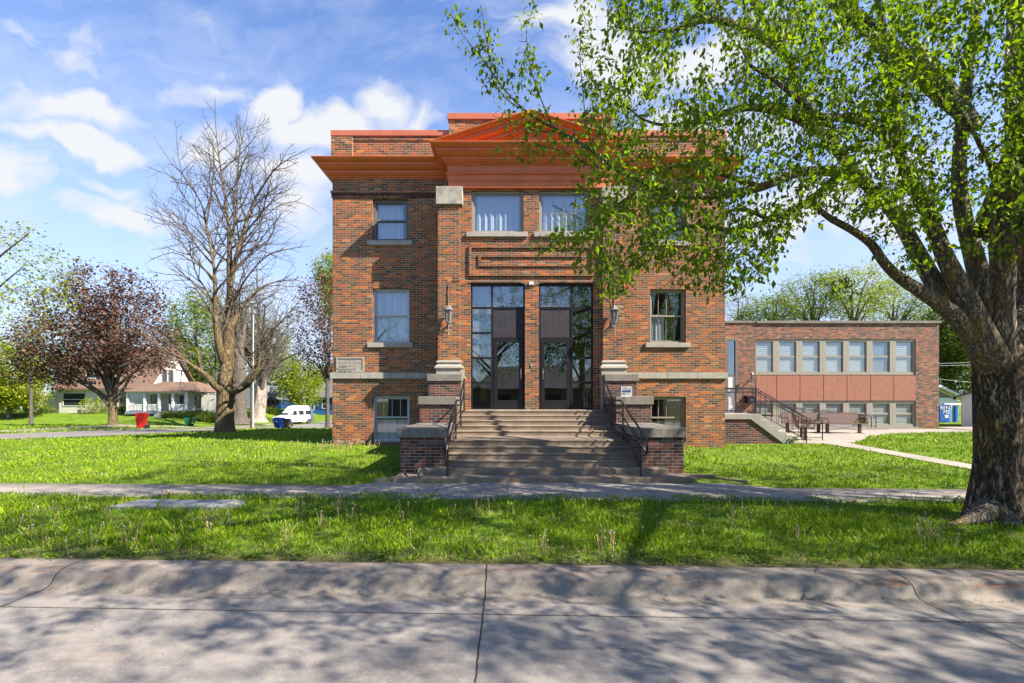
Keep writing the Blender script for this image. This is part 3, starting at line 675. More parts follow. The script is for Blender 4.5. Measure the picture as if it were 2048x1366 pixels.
# entablature swept round the front with mitred corners
def sweep(b, prof, path, mi=0):
    n = len(path); rings = []
    for i in range(n):
        p = np.array(path[i], float)
        d0 = np.array(path[i])-np.array(path[i-1]) if i > 0 else np.array(path[1])-np.array(path[0])
        d1 = np.array(path[i+1])-np.array(path[i]) if i < n-1 else d0
        d0 = d0/np.linalg.norm(d0); d1 = d1/np.linalg.norm(d1)
        n0 = np.array((d0[1], -d0[0])); n1 = np.array((d1[1], -d1[0])); m_ = (n0+n1); m_ = m_/max(1e-6, np.dot(m_, n0))
        rings.append([(p[0]+m_[0]*o, p[1]+m_[1]*o, z) for o, z in prof])
    V = [q for r_ in rings for q in r_]; k = len(prof)
    b.add(V, [(i*k+j, i*k+j+1, (i+1)*k+j+1, (i+1)*k+j) for i in range(n-1) for j in range(k-1)], mi)
CP = [(-.25, 10.10), (.53, 10.05), (.535, 10.035), (.52, 10.00), (.47, 9.955), (.42, 9.925), (.385, 9.915), (.385, 9.835), (.36, 9.83), (.335, 9.80), (.28, 9.755), (.215, 9.73), (.19, 9.725),
      (.19, 9.64), (.15, 9.635), (.13, 9.60), (.08, 9.585), (.07, 9.555), (.035, 9.55), (.03, 9.52), (-.02, 9.52)]
path = [(XL, 28), (XL, YW), (BL, YW), (BL, 15.2), (BR-.03, 15.2), (BR-.03, YW), (XR, YW), (XR, 28)]
b = CB(); sweep(b, CP, path); cor = b.build('cornice', M['paint'], church)
FP = [(.01, 9.54), (.03, 9.50), (.03, 9.30), (.055, 9.295), (.085, 9.265), (.085, 9.235), (.04, 9.215), (.03, 9.21), (.03, 9.03), (.0, 9.02), (-.0, 8.815), (-.12, 8.81)]
b = CB(); sweep(b, FP, [(BL, YW), (BL, 15.2), (BR-.03, 15.2), (BR-.03, YW)]); b.build('frieze', M['paint'], church)
# pediment: two raking cornices, tympanum, little roof behind
cxp = (BL+BR-.03)/2; hw = (BR-.03-BL)/2+.53; rise = 1.0; zt = 10.055; sl = math.atan2(rise, hw)
b = CB()
for sgn in (-1, 1):
    V = []; k = len(CP)-1
    for xx, zz in ((cxp+sgn*hw, zt), (cxp, zt+rise)):
        for o, z in CP[1:]:
            dv = (z-10.05)
            if xx != cxp:                        # the foot dies into the top of the level cornice
                zz2 = max(zz+dv, zt+.004); xs_ = cxp+sgn*(hw-((-(dv)) if zz+dv < zt else 0)*hw/rise)
                V.append((xs_, 15.2-o, zz2))
            else: V.append((xx, 15.2-o, zz+dv))
    fs = [(j, j+1, k+j+1, k+j) for j in range(k-1)]
    if sgn > 0: fs = [f[::-1] for f in fs]
    b.add(V, fs)
    b.quad((cxp+sgn*hw, 14.67, zt), (cxp, 14.67, zt+rise), (cxp, 16.2, zt+rise), (cxp+sgn*hw, 16.2, zt))
b.build('raking_cornice', M['rust'], church)
b = CB(); b.add([(cxp-hw+.3, 15.19, zt-.05), (cxp+hw-.3, 15.19, zt-.05), (cxp, 15.19, zt+rise-.4)], [(0, 1, 2)])
b.build('tympanum', M['paint'], church)
# parapet copings
b = CB()
for x0, x1 in ((XL-.04, XA), (XB, XR+.04)):
    b = CB(); b.box(x0, x1, YW-.07, YW+.4, Z(273.5, YW), Z(262, YW))
    if x0 < 0: b.box(XL-.04, XL+.35, YW+.4, 29, Z(273.5, YW), Z(262, YW))
    b.build('coping', M['coping'], church, bevel=.012)
b = CB(); b.box(XA-.04, XB+.04, 15.87, 16.7, Z(239, 15.9), Z(226.5, 15.9)); b.build('coping', M['coping'], church, bevel=.012)
b = CB()
for x0, x1 in ((XL+.72, XA-.002), (XB+.002, XR-.72)): b = CB(); b.box(x0, x1, YW-.03, YW+.05, Z(281.5, YW), Z(277, YW)+.06); b.build('brick_band', M['brick'], church)

def window(o, Y, style, mt, muntin=0, sill=True, curtain=None, rec=.12, low=False, fw=.075):
    x0, x1, z0, z1 = o; y = Y+rec; g = .006; b = CB()
    ringframe(b, x0+g, x1-g, z0+g, z1-g, y+.03, fw*.75, .05)
    a0, a1, c0, c1 = x0+fw*.75, x1-fw*.75, z0+fw*.75, z1-fw*.75; zm = (c0+c1)/2+(.02 if not low else .05)
    if style == 'double':
        ringframe(b, a0, a1, zm-.02, c1, y+.065, .05, .04); ringframe(b, a0, a1, c0, zm+.02, y+.10, .05, .04)
    else: ringframe(b, a0, a1, c0, c1, y+.07, .05, .04)
    if muntin and style == 'double':
        for k in range(1, 4):
            xm = a0+(a1-a0)*k/4; b.box(xm-.009, xm+.009, y+.04, y+.058, zm+.03, c1-.05)
            if muntin > 1: b.box(xm-.007, xm+.007, y+.075, y+.09, c0+.05, zm-.03)
    if muntin and style == 'fixed':
        for k in range(1, 4):
            xm = a0+(a1-a0)*k/4; b.box(xm-.008, xm+.008, y+.045, y+.06, c0+.05, c1-.05)
        b.box(a0+.05, a1-.05, y+.046, y+.061, (c0+c1)/2-.008, (c0+c1)/2+.008)
    w_ = b.build('window', mt, church)
    b = CB()
    if style == 'double':
        b.quad((a0+.04, y+.05, zm), (a1-.04, y+.05, zm), (a1-.04, y+.05, c1-.04), (a0+.04, y+.05, c1-.04))
        b.quad((a0+.04, y+.085, c0+.04), (a1-.04, y+.085, c0+.04), (a1-.04, y+.085, zm), (a0+.04, y+.085, zm))
    else: b.quad((a0+.04, y+.055, c0+.04), (a1-.04, y+.055, c0+.04), (a1-.04, y+.055, c1-.04), (a0+.04, y+.055, c1-.04))
    b.build('pane', M['glass'], w_)
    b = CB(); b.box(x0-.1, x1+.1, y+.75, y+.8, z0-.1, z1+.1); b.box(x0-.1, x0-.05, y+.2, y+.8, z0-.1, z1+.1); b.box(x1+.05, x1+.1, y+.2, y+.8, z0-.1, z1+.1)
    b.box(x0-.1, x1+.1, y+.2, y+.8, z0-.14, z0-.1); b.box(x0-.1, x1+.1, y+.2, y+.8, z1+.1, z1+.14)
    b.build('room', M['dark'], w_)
    if curtain:
        b = CB()
        for (f0, f1, t0, t1) in curtain:
            n = 40; V = []; xa, xb = x0+(x1-x0)*f0, x0+(x1-x0)*f1
            for zz in (z0+(z1-z0)*t0, z0+(z1-z0)*t1):
                for i in range(n+1):
                    f = i/n; V.append((xa+(xb-xa)*f, y+.155+.026*sin(f*26+f1*9)+.012*sin(f*61), zz))
            b.add(V, [(i, i+1, n+2+i, n+1+i) for i in range(n)])
        b.build('curtain', M['curtain'], w_, smooth=True)
    if sill:
        b = CB(); s0, s1 = x0-.17, x1+.13; b.box(s0, s1, Y-.08, Y+rec, z0-.16, z0-.0)
        b.build('sill', M['stone'], w_, bevel=.012)
    return w_
window(WIN[0], YW, 'double', M['frame_d'], 0, curtain=[(0, .8, 0, 1), (.86, 1, 0, .6)], fw=.11)
window(WIN[1], YW, 'double', M['frame_w'], 1, curtain=[(0, 1, 0, 1)])
window(WIN[2], YW, 'double', M['frame_w'], 1, sill=False, curtain=[(0, 1, 0, .5)], low=True)
window(WIN[3], YW, 'double', M['frame_d'], 1, curtain=[(0, 1, 0, 1)], fw=.11)
window(WIN[4], YW, 'double', M['frame_t'], 2, curtain=[(.0, .45, 0, .55)])
window(WIN[5], YW, 'double', M['frame_t'], 2, sill=False, curtain=[(0, 1, 0, .45)], low=True)
for i, o in enumerate(TOPW): window(o, YB, 'fixed', M['frame_t'], i, curtain=[(0, .52, 0, 1), (.5, 1, 0, 1)], rec=.10)

# entrance: two glazed fronts, mirrored
YE = YB+.14
def entry(o, flip):
    x0, x1, z0, z1 = o; W_ = x1-x0
    def fx(px): return (X(px, YE) if not flip else (ENT[0][0]+ENT[1][1]-X(px, YE)))
    g = .004; b = CB(); f = .055
    def bx(a, c, d, e, y0=YE-.03, y1=YE+.05): b.box(min(a, c), max(a, c), y0, y1, d, e)
    xa, xb, xm = fx(941)+(g if not flip else -g), fx(1050), fx(984)
    zt_, zb_ = z1-g, z0+g
    bx(xa, fx(945), zb_, zt_); bx(fx(1046.5), xb, zb_, zt_); bx(fx(982), fx(986), zb_, zt_-.07)
    bx(fx(945), fx(1046.5), zt_-.09, zt_); bx(fx(945), fx(982), zb_, zb_+.06)
    zs = [Z(p, YE) for p in (616, 666, 716, 765.5)]
    for z in zs: bx(fx(945), fx(982), z-.035, z+.035)
    bx(fx(986), fx(1046.5), zs[0]-.035, zs[0]+.035); zd = Z(676.5, YE); bx(fx(986), fx(1046.5), zd-.03, zd+.03)
    e = b.build('entrance_frame', M['bronze'], church)
    b = CB(); zc = [zt_-.09]+zs+[zb_+.06]
    for i in range(5):
        a, c = sorted((fx(945), fx(982))); b.quad((a, YE, zc[i+1]), (c, YE, zc[i+1]), (c, YE, zc[i]), (a, YE, zc[i]))
    a, c = sorted((fx(986), fx(1046.5))); b.quad((a, YE, zs[0]), (c, YE, zs[0]), (c, YE, zt_-.08), (a, YE, zt_-.08))
    b.build('pane', M['glass_d'], e)
    b = CB(); n = 5
    for i in range(n):
        p0, p1 = a+.005+(c-a-.01)*i/n, a+.005+(c-a-.01)*(i+1)/n; b.box(p0+.002, p1-.002, YE-.012, YE+.02, zd+.03, zs[0]-.035)
    b.build('panel', M['plank'], e)
    b = CB()
    if not flip:
        b.quad((a, YE+.14, zs[0]), (c, YE+.14, zs[0]), (c, YE+.14, zt_), (a, YE+.14, zt_))
        q0, q1 = sorted((fx(945), fx(982))); b.quad((q0, YE+.14, zs[2]), (q1, YE+.14, zs[2]), (q1, YE+.14, zt_), (q0, YE+.14, zt_))
    else: b.quad((a, YE+.14, zs[0]), (c, YE+.14, zs[0]), (c, YE+.14, zt_), (a, YE+.14, zt_))
    b.build('blind', M['blind'], e)  # pale sheets behind the upper entrance panes, standing in for reflected sky
    # door leaf
    b = CB(); d0, d1 = sorted((fx(987), fx(1045.5))); za, zb = zb_+.012, zd-.035; s = .13 if not flip else .12
    b.box(d0, d0+s, YE-.035, YE+.03, za, zb); b.box(d1-s, d1, YE-.035, YE+.03, za, zb); b.box(d0+s, d1-s, YE-.035, YE+.03, za, za+.30); b.box(d0+s, d1-s, YE-.035, YE+.03, zb-.11, zb)
    dr = b.build('door', M['bronze'], church, bevel=.004)
    b = CB(); b.quad((d0+s, YE, za+.3), (d1-s, YE, za+.3), (d1-s, YE, zb-.11), (d0+s, YE, zb-.11)); b.build('pane', M['glass_d'], dr)
    hx = d1-.065 if not flip else d0+.065; zh = Z(748, YE); b = CB()
    b.tube([(hx, YE-.03, zh+.17), (hx, YE-.10, zh+.17), (hx+(.0), YE-.11, zh), (hx, YE-.10, zh-.17), (hx, YE-.03, zh-.17)], .014, 8); b.box(hx-.03, hx+.03, YE-.045, YE-.03, zh+.02, zh+.10)
    b.build('handle', M['steel'], dr)
entry(ENT[0], False); entry(ENT[1], True)
b = CB()                                                   # lobby seen through the glass
b.box(BL+.12, BR-.12, 19.6, 19.7, 1.4, 6.2); b.box(BL+.10, BL+.14, 15.7, 19.6, 1.4, 6.2); b.box(BR-.14, BR-.10, 15.7, 19.6, 1.4, 6.2)
b.box(BL+.12, BR-.12, 15.7, 19.6, 6.1, 6.2); b.box(.55, .93, 15.62, 15.75, 1.4, 6.1)
b.build('lobby_wall', mat('lobby_wall', (.10, .09, .07), .9, .2, 1), church)
b = CB(); b.box(BL+.12, BR-.12, 15.45, 19.6, 1.42, 1.53); b.build('lobby_floor', mat('lobby_floor', (.08, .05, .03), .5, .2, 3), church)
o_ = thing('yellow_cloth', 'yellow cloth hanging behind the left entrance side window', 'cloth', (X(967, 16.1), 16.1, 1.53))
b = MB(); n = 12; V = [(-.10+.2*i/n, .02*sin(i*1.7), z) for z in (.35, .85) for i in range(n+1)]; b.add(V, [(i, i+1, n+2+i, n+1+i) for i in range(n)]); b.build('cloth', M['yellow'], o_)
b = MB(); b.tube([(-.13, 0, 0), (-.10, 0, .93)], .012, 6); b.tube([(.13, 0, 0), (.10, 0, .93)], .012, 6); b.tube([(-.12, 0, .9), (.12, 0, .9)], .012, 6); b.build('rack', M['bronze'], o_)
o_ = thing('lobby_table', 'dark wooden table inside the left church door', 'table', (X(1015, 17.6), 17.6, 1.53))
b = MB(); b.box(-.75, .75, -.3, .3, .72, .78); b.build('table_top', M['wood_pole'], o_)
for s1 in (-1, 1):
    for s2 in (-1, 1): b = MB(); b.box(s1*.68-.03, s1*.68+.03, s2*.24-.03, s2*.24+.03, 0, .72); b.build('leg', M['wood_pole'], o_)

# ---------------------------------------------------------------- entrance steps, side walls, rails, lamps
NY = [14.55, 14.25, 13.95, 13.67, 13.40, 11.95, 11.68, 11.39, 11.10, 10.80, 10.38]; RS = .14; LZ = 1.54
SX0, SX1 = -1.50, 3.14
st = thing('entrance_steps', 'broad worn concrete steps with eleven risers climbing to the church doors', 'steps', (.8, 12.5, 0))
prof = [(15.55, LZ)]
for k, y in enumerate(NY[:9]): prof += [(y-.015, LZ-k*RS), (y-.015, LZ-k*RS-.035), (y, LZ-k*RS-.045), (y, LZ-(k+1)*RS)]
prof += [(11.0, .0), (15.55, .0)]
b = CB(); b.prism(prof, 'x', SX0, SX1); b.build('flight', M['concrete'], st, bevel=.012)
b = CB(); b.box(-2.10, 3.74, 10.80, 11.12, .135, .28); b.build('step', M['concrete'], st, bevel=.018)
b = CB(); b.box(-2.57, 4.24, 10.38, 11.4, -.02, .141); b.build('step', M['concrete'], st, bevel=.022)
b = CB(); b.box(ENT[0][0]-.05, ENT[1][1]+.05, 15.14, 15.42, LZ-.01, LZ+.012); b.build('threshold', M['stone'], st, bevel=.006)
b = CB(); b.add([(-2.2, 10.372, .03), (3.9, 10.372, .03), (3.9, 10.372, .0), (-2.2, 10.372, .0)], [(3, 2, 1, 0)])
def stair_wall(name, label, x0, x1, side):
    w_ = thing(name, label, 'stair wall', ((x0+x1)/2, 13, .1))
    i_ = .05; tiers = [(10.9, 13.36, 1.21, .225), (13.36, 14.85, 1.97, .235), (14.85, 15.95, 2.70, .23)]
    for k, (ya, yb_, z, th) in enumerate(tiers):
        b = CB(); yy1 = yb_ if k < 2 else (YP-.02); lo = .10 if k == 0 else (.14 if k else 0)
        xo0, xo1 = (x0+i_, x1-.03) if side < 0 else (x0+.03, x1-i_)
        b.box(xo0, xo1, ya+.05, yb_+.05 if k < 2 else YW-.003, .05+k*.002, z-th)
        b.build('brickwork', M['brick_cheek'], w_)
        b = CB()
        b.box(x0, x1, ya, yb_+.04 if k < 2 else YP-.055, z-th, z)
        if k == 2:
            if side < 0: b.box(x0, X(876, YP)-.055, YP-.055, YW-.07, z-th, z)
            else: b.box(X(1249, YP)+.055, x1, YP-.055, YW-.07, z-th, z)
        b.build('cap', M['cap'], w_, bevel=.014)
stair_wall('stair_wall', 'stepped brick wall with three stone caps left of the church steps', -2.58, -1.46, -1)
stair_wall('stair_wall', 'stepped brick wall with stone caps behind the lawn sign, right of the steps', 3.10, 4.20, 1)

def handrail(name, label, x, sgn):
    h = thing(name, label, 'handrail', (x, 12.4, .5))
    tp = [(14.62, 2.53), (13.30, 1.86), (12.45, 1.86), (10.16, 1.03)]
    b = CB(); ly = tp+[(10.10, .98), (10.08, .80), (10.13, .74)]; b.tube([(x, y, z) for y, z in ly], .026, 10); b.build('top_rail', M['rail'], h, smooth=True)
    b = CB(); b.tube([(x, y, z-.34) for y, z in tp[:1]+tp[1:3]]+[(x, 10.13, .70)], .022, 8); b.build('lower_rail', M['rail'], h, smooth=True)
    b = CB(); b.tube([(x, 13.6, 1.36), (x, 13.30, 1.20), (x, 12.6, 1.20), (x, 11.7, .86)], .022, 8); b.build('lower_rail', M['rail'], h, smooth=True)
    def top(y):
        return float(np.interp(y, [p[0] for p in tp[::-1]], [p[1] for p in tp[::-1]]))
    for y, zb in ((14.56, LZ), (13.52, LZ-4*RS+.14), (12.2, LZ-5*RS), (10.56, .14)):
        b = CB(); b.tube([(x, y, zb-.01), (x, y, top(y))], .025, 8); b.lathe(x, y, [(.05, zb), (.05, zb+.012)], 12); b.build('post', M['rail'], h, smooth=False)
handrail('handrail', 'black iron handrail on the left side of the church steps', -1.36, -1)
handrail('handrail', 'black iron handrail right of the church steps, next to the small lawn sign', 3.03, 1)

sg = thing('lawn_sign', 'small white lawn sign with coloured print on a thin metal stake', 'sign', (3.10, 12.38, LZ-5*RS))
x, y = 3.10, 12.38; b = CB(); b.tube([(x, y, LZ-5*RS-.01), (x, y, 2.20)], .014, 6); b.build('stake', M['steel'], sg)
z0, z1 = Z(793.5, y), Z(773, y); xa, xb = X(1242, y), X(1263.5, y)
b = CB(); b.box(xa, xb, y-.024, y-.016, z0, z1); bd = b.build('board', M['white'], sg)
yy = y-.0262; hh = z1-z0; ww = xb-xa
def marks(name, mtt, rows, seed):
    r = np.random.default_rng(seed); b = CB()
    for f0, f1, a, c in rows:
        xx = xa+ww*a
        while xx < xa+ww*c-.006:
            w1 = r.uniform(.010, .022)*(2 if f1-f0 > .15 else 1); w1 = min(w1, xa+ww*c-xx)
            b.box(xx, xx+w1, yy, yy+.003, z0+hh*f0, z0+hh*f1); xx += w1+r.uniform(.003, .008)
    b.build(name, mtt, bd)
marks('print', M['printred'], [(.84, .92, .08, .55), (.72, .80, .1, .9)], 1); marks('print', M['printblue'], [(.42, .64, .06, .92)], 2); marks('print', M['printgreen'], [(.20, .34, .08, .38), (.24, .30, .5, .9)], 3)

def wall_lamp(label, px):
    x, y = X(px, 14.93), 14.93; l = thing('wall_lamp', label, 'wall lamp', (x, YP, Z(640, YP)), group='lanterns beside the church doors')
    zt, ze, zb = Z(608, y), Z(619, y), Z(645, y)
    b = CB(); b.lathe(x, y, [(.004, zt+.03), (.016, zt), (.02, zt-.04), (.05, zt-.06), (.12, ze+.02), (.165, ze-.01), (.165, ze-.03)], 6); b.build('roof', M['lampmetal'], l)
    b = CB(); b.lathe(x, y, [(.125, ze-.03), (.07, zb+.03)], 6); b.build('lantern_glass', M['lampglass'], l)
    b = CB()
    for k in range(6):
        t = 2*pi*k/6; b.tube([(x+.13*cos(t), y+.13*sin(t), ze-.03), (x+.075*cos(t), y+.075*sin(t), zb+.02)], .010, 5)
    b.lathe(x, y, [(.14, ze-.035), (.14, ze-.05), (.11, ze-.06)], 6); b.build('cage', M['lampmetal'], l)
    b = CB(); b.lathe(x, y, [(.08, zb+.04), (.075, zb), (.045, zb-.05), (.022, zb-.09), (.018, zb-.36), (.026, zb-.40), (.010, zb-.43)], 10); b.tube([(x, y, zb-.02), (x+.0, YP, zb+.02)], .022, 8); b.tube([(x, y, zb-.2), (x, YP, zb-.03)], .012, 6)
    b.lathe(0, 0, [(.0, 0)], 3) if 0 else None
    b.box(x-.05, x+.05, YP-.02, YP, zb-.12, zb+.12); b.build('bracket', M['lampmetal'], l)
wall_lamp('silver lantern lamp on the brick pillar left of the church doors', 897)
wall_lamp('silver lantern lamp on the brick pillar right of the church doors, among the leaves', 1229)
cd_ = thing('conduit', 'thin cable conduit running over the church doors between the two lanterns', 'cable', (X(1062, YB), YB, Z(566, YB)))
def cpath(pts, yy): return [(X(px, yy), y_, Z(py, yy)) for px, py, y_ in pts]
b = CB(); b.tube(cpath([(897, 608, YP-.02), (896, 585, YP-.02), (898, 568, YP-.02), (905, 560, YP-.02), (921, 558.5, YP-.03), (938, 561, YB-.03), (1035, 561.5, YB-.03), (1045, 564, YB-.03), (1057, 569, YB-.03)], YP), .012, 6)
b.tube(cpath([(1229, 608, YP-.02), (1229, 575, YP-.02), (1222, 562, YP-.02), (1204, 560, YP-.03), (1186, 561, YB-.03), (1092, 561.5, YB-.03), (1084, 563, YB-.03), (1068, 569, YB-.03)], YP), .012, 6)
b.build('pipe', M['cap'], cd_); b = CB(); b.box(X(1058, YB), X(1067, YB), YB-.07, YB, Z(570, YB), Z(564, YB)); b.build('junction_box', M['white'], cd_)
b = CB(); b.box(X(1063, YB)-.02, X(1063, YB)+.02, YB-.03, YB, Z(733, YB), Z(728, YB)); tag(b.build('doorbell', M['frame_w']), 'tiny pale doorbell on the brick between the doors', 'doorbell')
# ---------------------------------------------------------------- trees (space colonisation)
def smooth_poly(pts, step):
    """Catmull-Rom through (x,y,z,r) points, resampled"""
    p = np.array(pts, float); out = []
    q = np.vstack([2*p[0]-p[1], p, 2*p[-1]-p[-2]])
    for i in range(1, len(q)-2):
        a, b_, c, d = q[i-1], q[i], q[i+1], q[i+2]; n = max(1, int(np.linalg.norm((c-b_)[:3])/step))
        for t in np.arange(n)/n:
            out.append(.5*((2*b_)+(-a+c)*t+(2*a-5*b_+4*c-d)*t*t+(-a+3*b_-3*c+d)*t**3))
    out.append(p[-1]); return np.array(out)
def grow(seeds, attr, step, infl, kill, iters, droop=0., jit=.25, r=None, tipr=.006, pw=2.3, maxn=14000):
    """returns pos, parent, radius, seed id (-1 for grown)"""
    pos = []; par = []; rad = []; sid = []
    for si, s in enumerate(seeds):
        pts = smooth_poly(s, step*.8)
        if si == 0: last = -1; st = 0
        else:
            A = np.array(pos); d = np.linalg.norm(A-pts[0, :3], axis=1); last = int(np.argmin(d)); st = 0 if d[last] > step*.5 else 1
        for q in pts[st:]:
            pos.append(q[:3]); par.append(last); rad.append(max(q[3], .003)); sid.append(si); last = len(pos)-1
    pos = np.array(pos); n0 = len(pos); A = attr.copy()
    D = np.full(len(A), 1e9); N = np.zeros(len(A), int)
    for i0 in range(0, n0, 400):
        dd = np.linalg.norm(A[:, None]-pos[None, i0:i0+400], axis=2); j = dd.argmin(1); v = dd[np.arange(len(A)), j]
        k = v < D; D[k] = v[k]; N[k] = j[k]+i0
    P_ = [pos]; cnt = n0; allpos = pos
    for it in range(iters):
        act = D < infl
        if not act.any():
            infl *= 1.5
            if infl > 60: break
            continue
        idx = np.where(act)[0]; nn = N[idx]; dv = A[idx]-allpos[nn]; dv /= np.linalg.norm(dv, axis=1)[:, None]+1e-9
        un, inv = np.unique(nn, return_inverse=True); sm = np.zeros((len(un), 3)); np.add.at(sm, inv, dv)
        nd = sm/(np.linalg.norm(sm, axis=1)[:, None]+1e-6); nd += r.normal(0, jit, nd.shape); nd[:, 2] -= droop
        nd /= np.linalg.norm(nd, axis=1)[:, None]+1e-9; newp = allpos[un]+nd*step
        b0 = len(allpos); allpos = np.vstack([allpos, newp]); par += un.tolist(); rad += [0.]*len(un); sid += [-1]*len(un)
        for i0 in range(0, len(newp), 400):
            dd = np.linalg.norm(A[:, None]-newp[None, i0:i0+400], axis=2); j = dd.argmin(1); v = dd[np.arange(len(A)), j]
            k = v < D; D[k] = v[k]; N[k] = j[k]+b0+i0
        alive = D > kill; A, D, N = A[alive], D[alive], N[alive]
        if len(A) == 0 or len(allpos) > maxn: break
    pos = allpos; n = len(pos); par = np.array(par); rad = np.array(rad); sid = np.array(sid)
    acc = np.zeros(n); kids = np.zeros(n, int)
    for i in range(n-1, -1, -1):
        if kids[i] == 0: acc[i] = tipr**pw
        if par[i] >= 0: acc[par[i]] += acc[i]; kids[par[i]] += 1
    pr = acc**(1/pw); rad = np.where(sid >= 0, np.maximum(rad, np.minimum(pr, rad*1.0+.0)), pr)
    for i in range(n0, n):
        p = par[i]
        if rad[i] > rad[p]*.85: rad[i] = rad[p]*.85
    return pos, par, np.maximum(rad, tipr*.7), sid, kids
def ramify(seeds, r, step, spacing, levels, ratio, ang, up, tipr, start=.18, lmax=3., jit=.10, maxn=60000, env=None):
    """side branches of side branches, each fairly straight and lifting towards the light"""
    pos, par, rad, sid = [], [], [], []; todo = []
    for si, s in enumerate(seeds):
        pts = smooth_poly(s, step)
        if si == 0: last = -1; st = 0
        else:
            A = np.array(pos); d = np.linalg.norm(A-pts[0, :3], axis=1); last = int(np.argmin(d)); st = 0 if d[last] > step*.5 else 1
        ids = []
        for q in pts[st:]: pos.append(q[:3]); par.append(last); rad.append(max(q[3], tipr)); sid.append(si); last = len(pos)-1; ids.append(last)
        Ls = np.linalg.norm(np.diff(pts[:, :3], axis=0), axis=1).sum(); todo.append((ids, Ls, 0, si == 0))
    while todo:
        ids, Lp, lv, tr = todo.pop(0)
        if lv >= levels or len(ids) < 3 or len(pos) > maxn: continue
        n = len(ids); f0 = (.45 if tr else start); nb = int(max(1, Lp*(1-f0)/spacing[lv])); az = r.uniform(0, 2*pi)
        for k in range(nb):
            f = f0+(1-f0)*(k+r.random())/nb; i = ids[min(n-2, int(f*n))]; j = ids[min(n-1, int(f*n)+1)]
            d = pos[j]-pos[i]; d = d/(np.linalg.norm(d)+1e-9); az += 2.4+r.normal(0, .5)
            ref = np.array((0, 0, 1.)) if abs(d[2]) < .9 else np.array((1., 0, 0)); a = np.cross(d, ref); a /= np.linalg.norm(a); b_ = np.cross(d, a)
            t_ = R(ang)*r.uniform(.65, 1.3); dd = d*cos(t_)+(a*cos(az)+b_*sin(az))*sin(t_)
            L_ = min(lmax*ratio**lv, Lp*ratio*(1.15-.75*f))*r.uniform(.6, 1.25)
            if L_ < step*.9: continue
            m_ = max(2, int(L_/step)); r0 = min(rad[i]*.6, tipr+L_*.016); last = i; nid = []; p = pos[i].copy(); stp = L_/m_
            for q in range(m_):
                dd = dd+r.normal(0, jit, 3)+np.array((0, 0, up)); dd /= np.linalg.norm(dd); p = p+dd*stp
                if env is not None and env(p): break
                pos.append(p.copy()); par.append(last); rad.append(max(tipr, r0*(1-(q+1)/m_)+tipr*.8)); sid.append(-1); last = len(pos)-1; nid.append(last)
            todo.append((nid, L_*len(nid)/m_, lv+1, False))
    n = len(pos); par = np.array(par); kids = np.bincount(par[par >= 0], minlength=n)
    return np.array(pos), par, np.array(rad), np.array(sid), kids
def tubes(pos, par, rad, sid, sel, nmax=28, ridge=.06, scale=1.):
    """frusta for the edges whose child node is in sel; rings are shared along main chains"""
    n = len(pos); main = np.full(n, -1)
    order = np.argsort(rad*(1+.5*(sid >= 0)))
    for i in order:
        if par[i] >= 0: main[par[i]] = i
    for i in range(n):                                  # seeds keep following their own line
        p = par[i]
        if p >= 0 and sid[i] >= 0 and sid[i] == sid[p]: main[p] = i
    din = np.zeros((n, 3)); h = par >= 0; din[h] = pos[h]-pos[par[h]]; din[~h] = (0, 0, 1)
    din /= np.linalg.norm(din, axis=1)[:, None]+1e-9; nd = din.copy()
    hm = main >= 0; nd[hm] += din[main[hm]]; nd /= np.linalg.norm(nd, axis=1)[:, None]+1e-9
    ref = np.array((.31, .93, .19)); Vs, Fs = [], []; off = 0
    e = np.where(sel & (par >= 0))[0]; ns = np.clip((rad[e]*scale*160).astype(int), 3, nmax); ns = np.where(ns > 12, (ns//4)*4, ns)
    for k in np.unique(ns):
        ee = e[ns == k]; p = par[ee]; m_ = main[p] == ee
        d0 = np.where(m_[:, None], nd[p], din[ee]); d1 = nd[ee]
        r0 = np.where(m_, rad[p], np.minimum(rad[p]*.9, rad[ee]*1.35)); r1 = rad[ee]; t = np.arange(k)*2*pi/k
        R_ = []
        for d, r_, c in ((d0, r0, pos[p]), (d1, r1, pos[ee])):
            a = np.cross(d, ref); a /= np.linalg.norm(a, axis=1)[:, None]+1e-9; b_ = np.cross(d, a)
            rr = r_[:, None]*np.ones(k)
            if k >= 12 and ridge:
                rr = rr*(1+ridge*(np.sin(t*5+c[:, 2:3]*1.3)+.7*np.sin(t*9-c[:, 2:3]*.9+1)+.6*np.sin(t*14+c[:, 2:3]*2.2)+.35*np.sin(t*3+c[:, 2:3]*5)))
            R_.append(c[:, None]+rr[..., None]*(a[:, None]*np.cos(t)[None, :, None]+b_[:, None]*np.sin(t)[None, :, None]))
        V = np.concatenate(R_, 1).reshape(-1, 3); base = off+np.arange(len(ee))[:, None, None]*2*k
        q = np.array([(j, (j+1) % k, k+(j+1) % k, k+j) for j in range(k)]); Fs.append((base+q[None]).reshape(-1, 4)); Vs.append(V); off += len(V)
    if not Vs: return None
    return np.concatenate(Vs), np.concatenate(Fs)
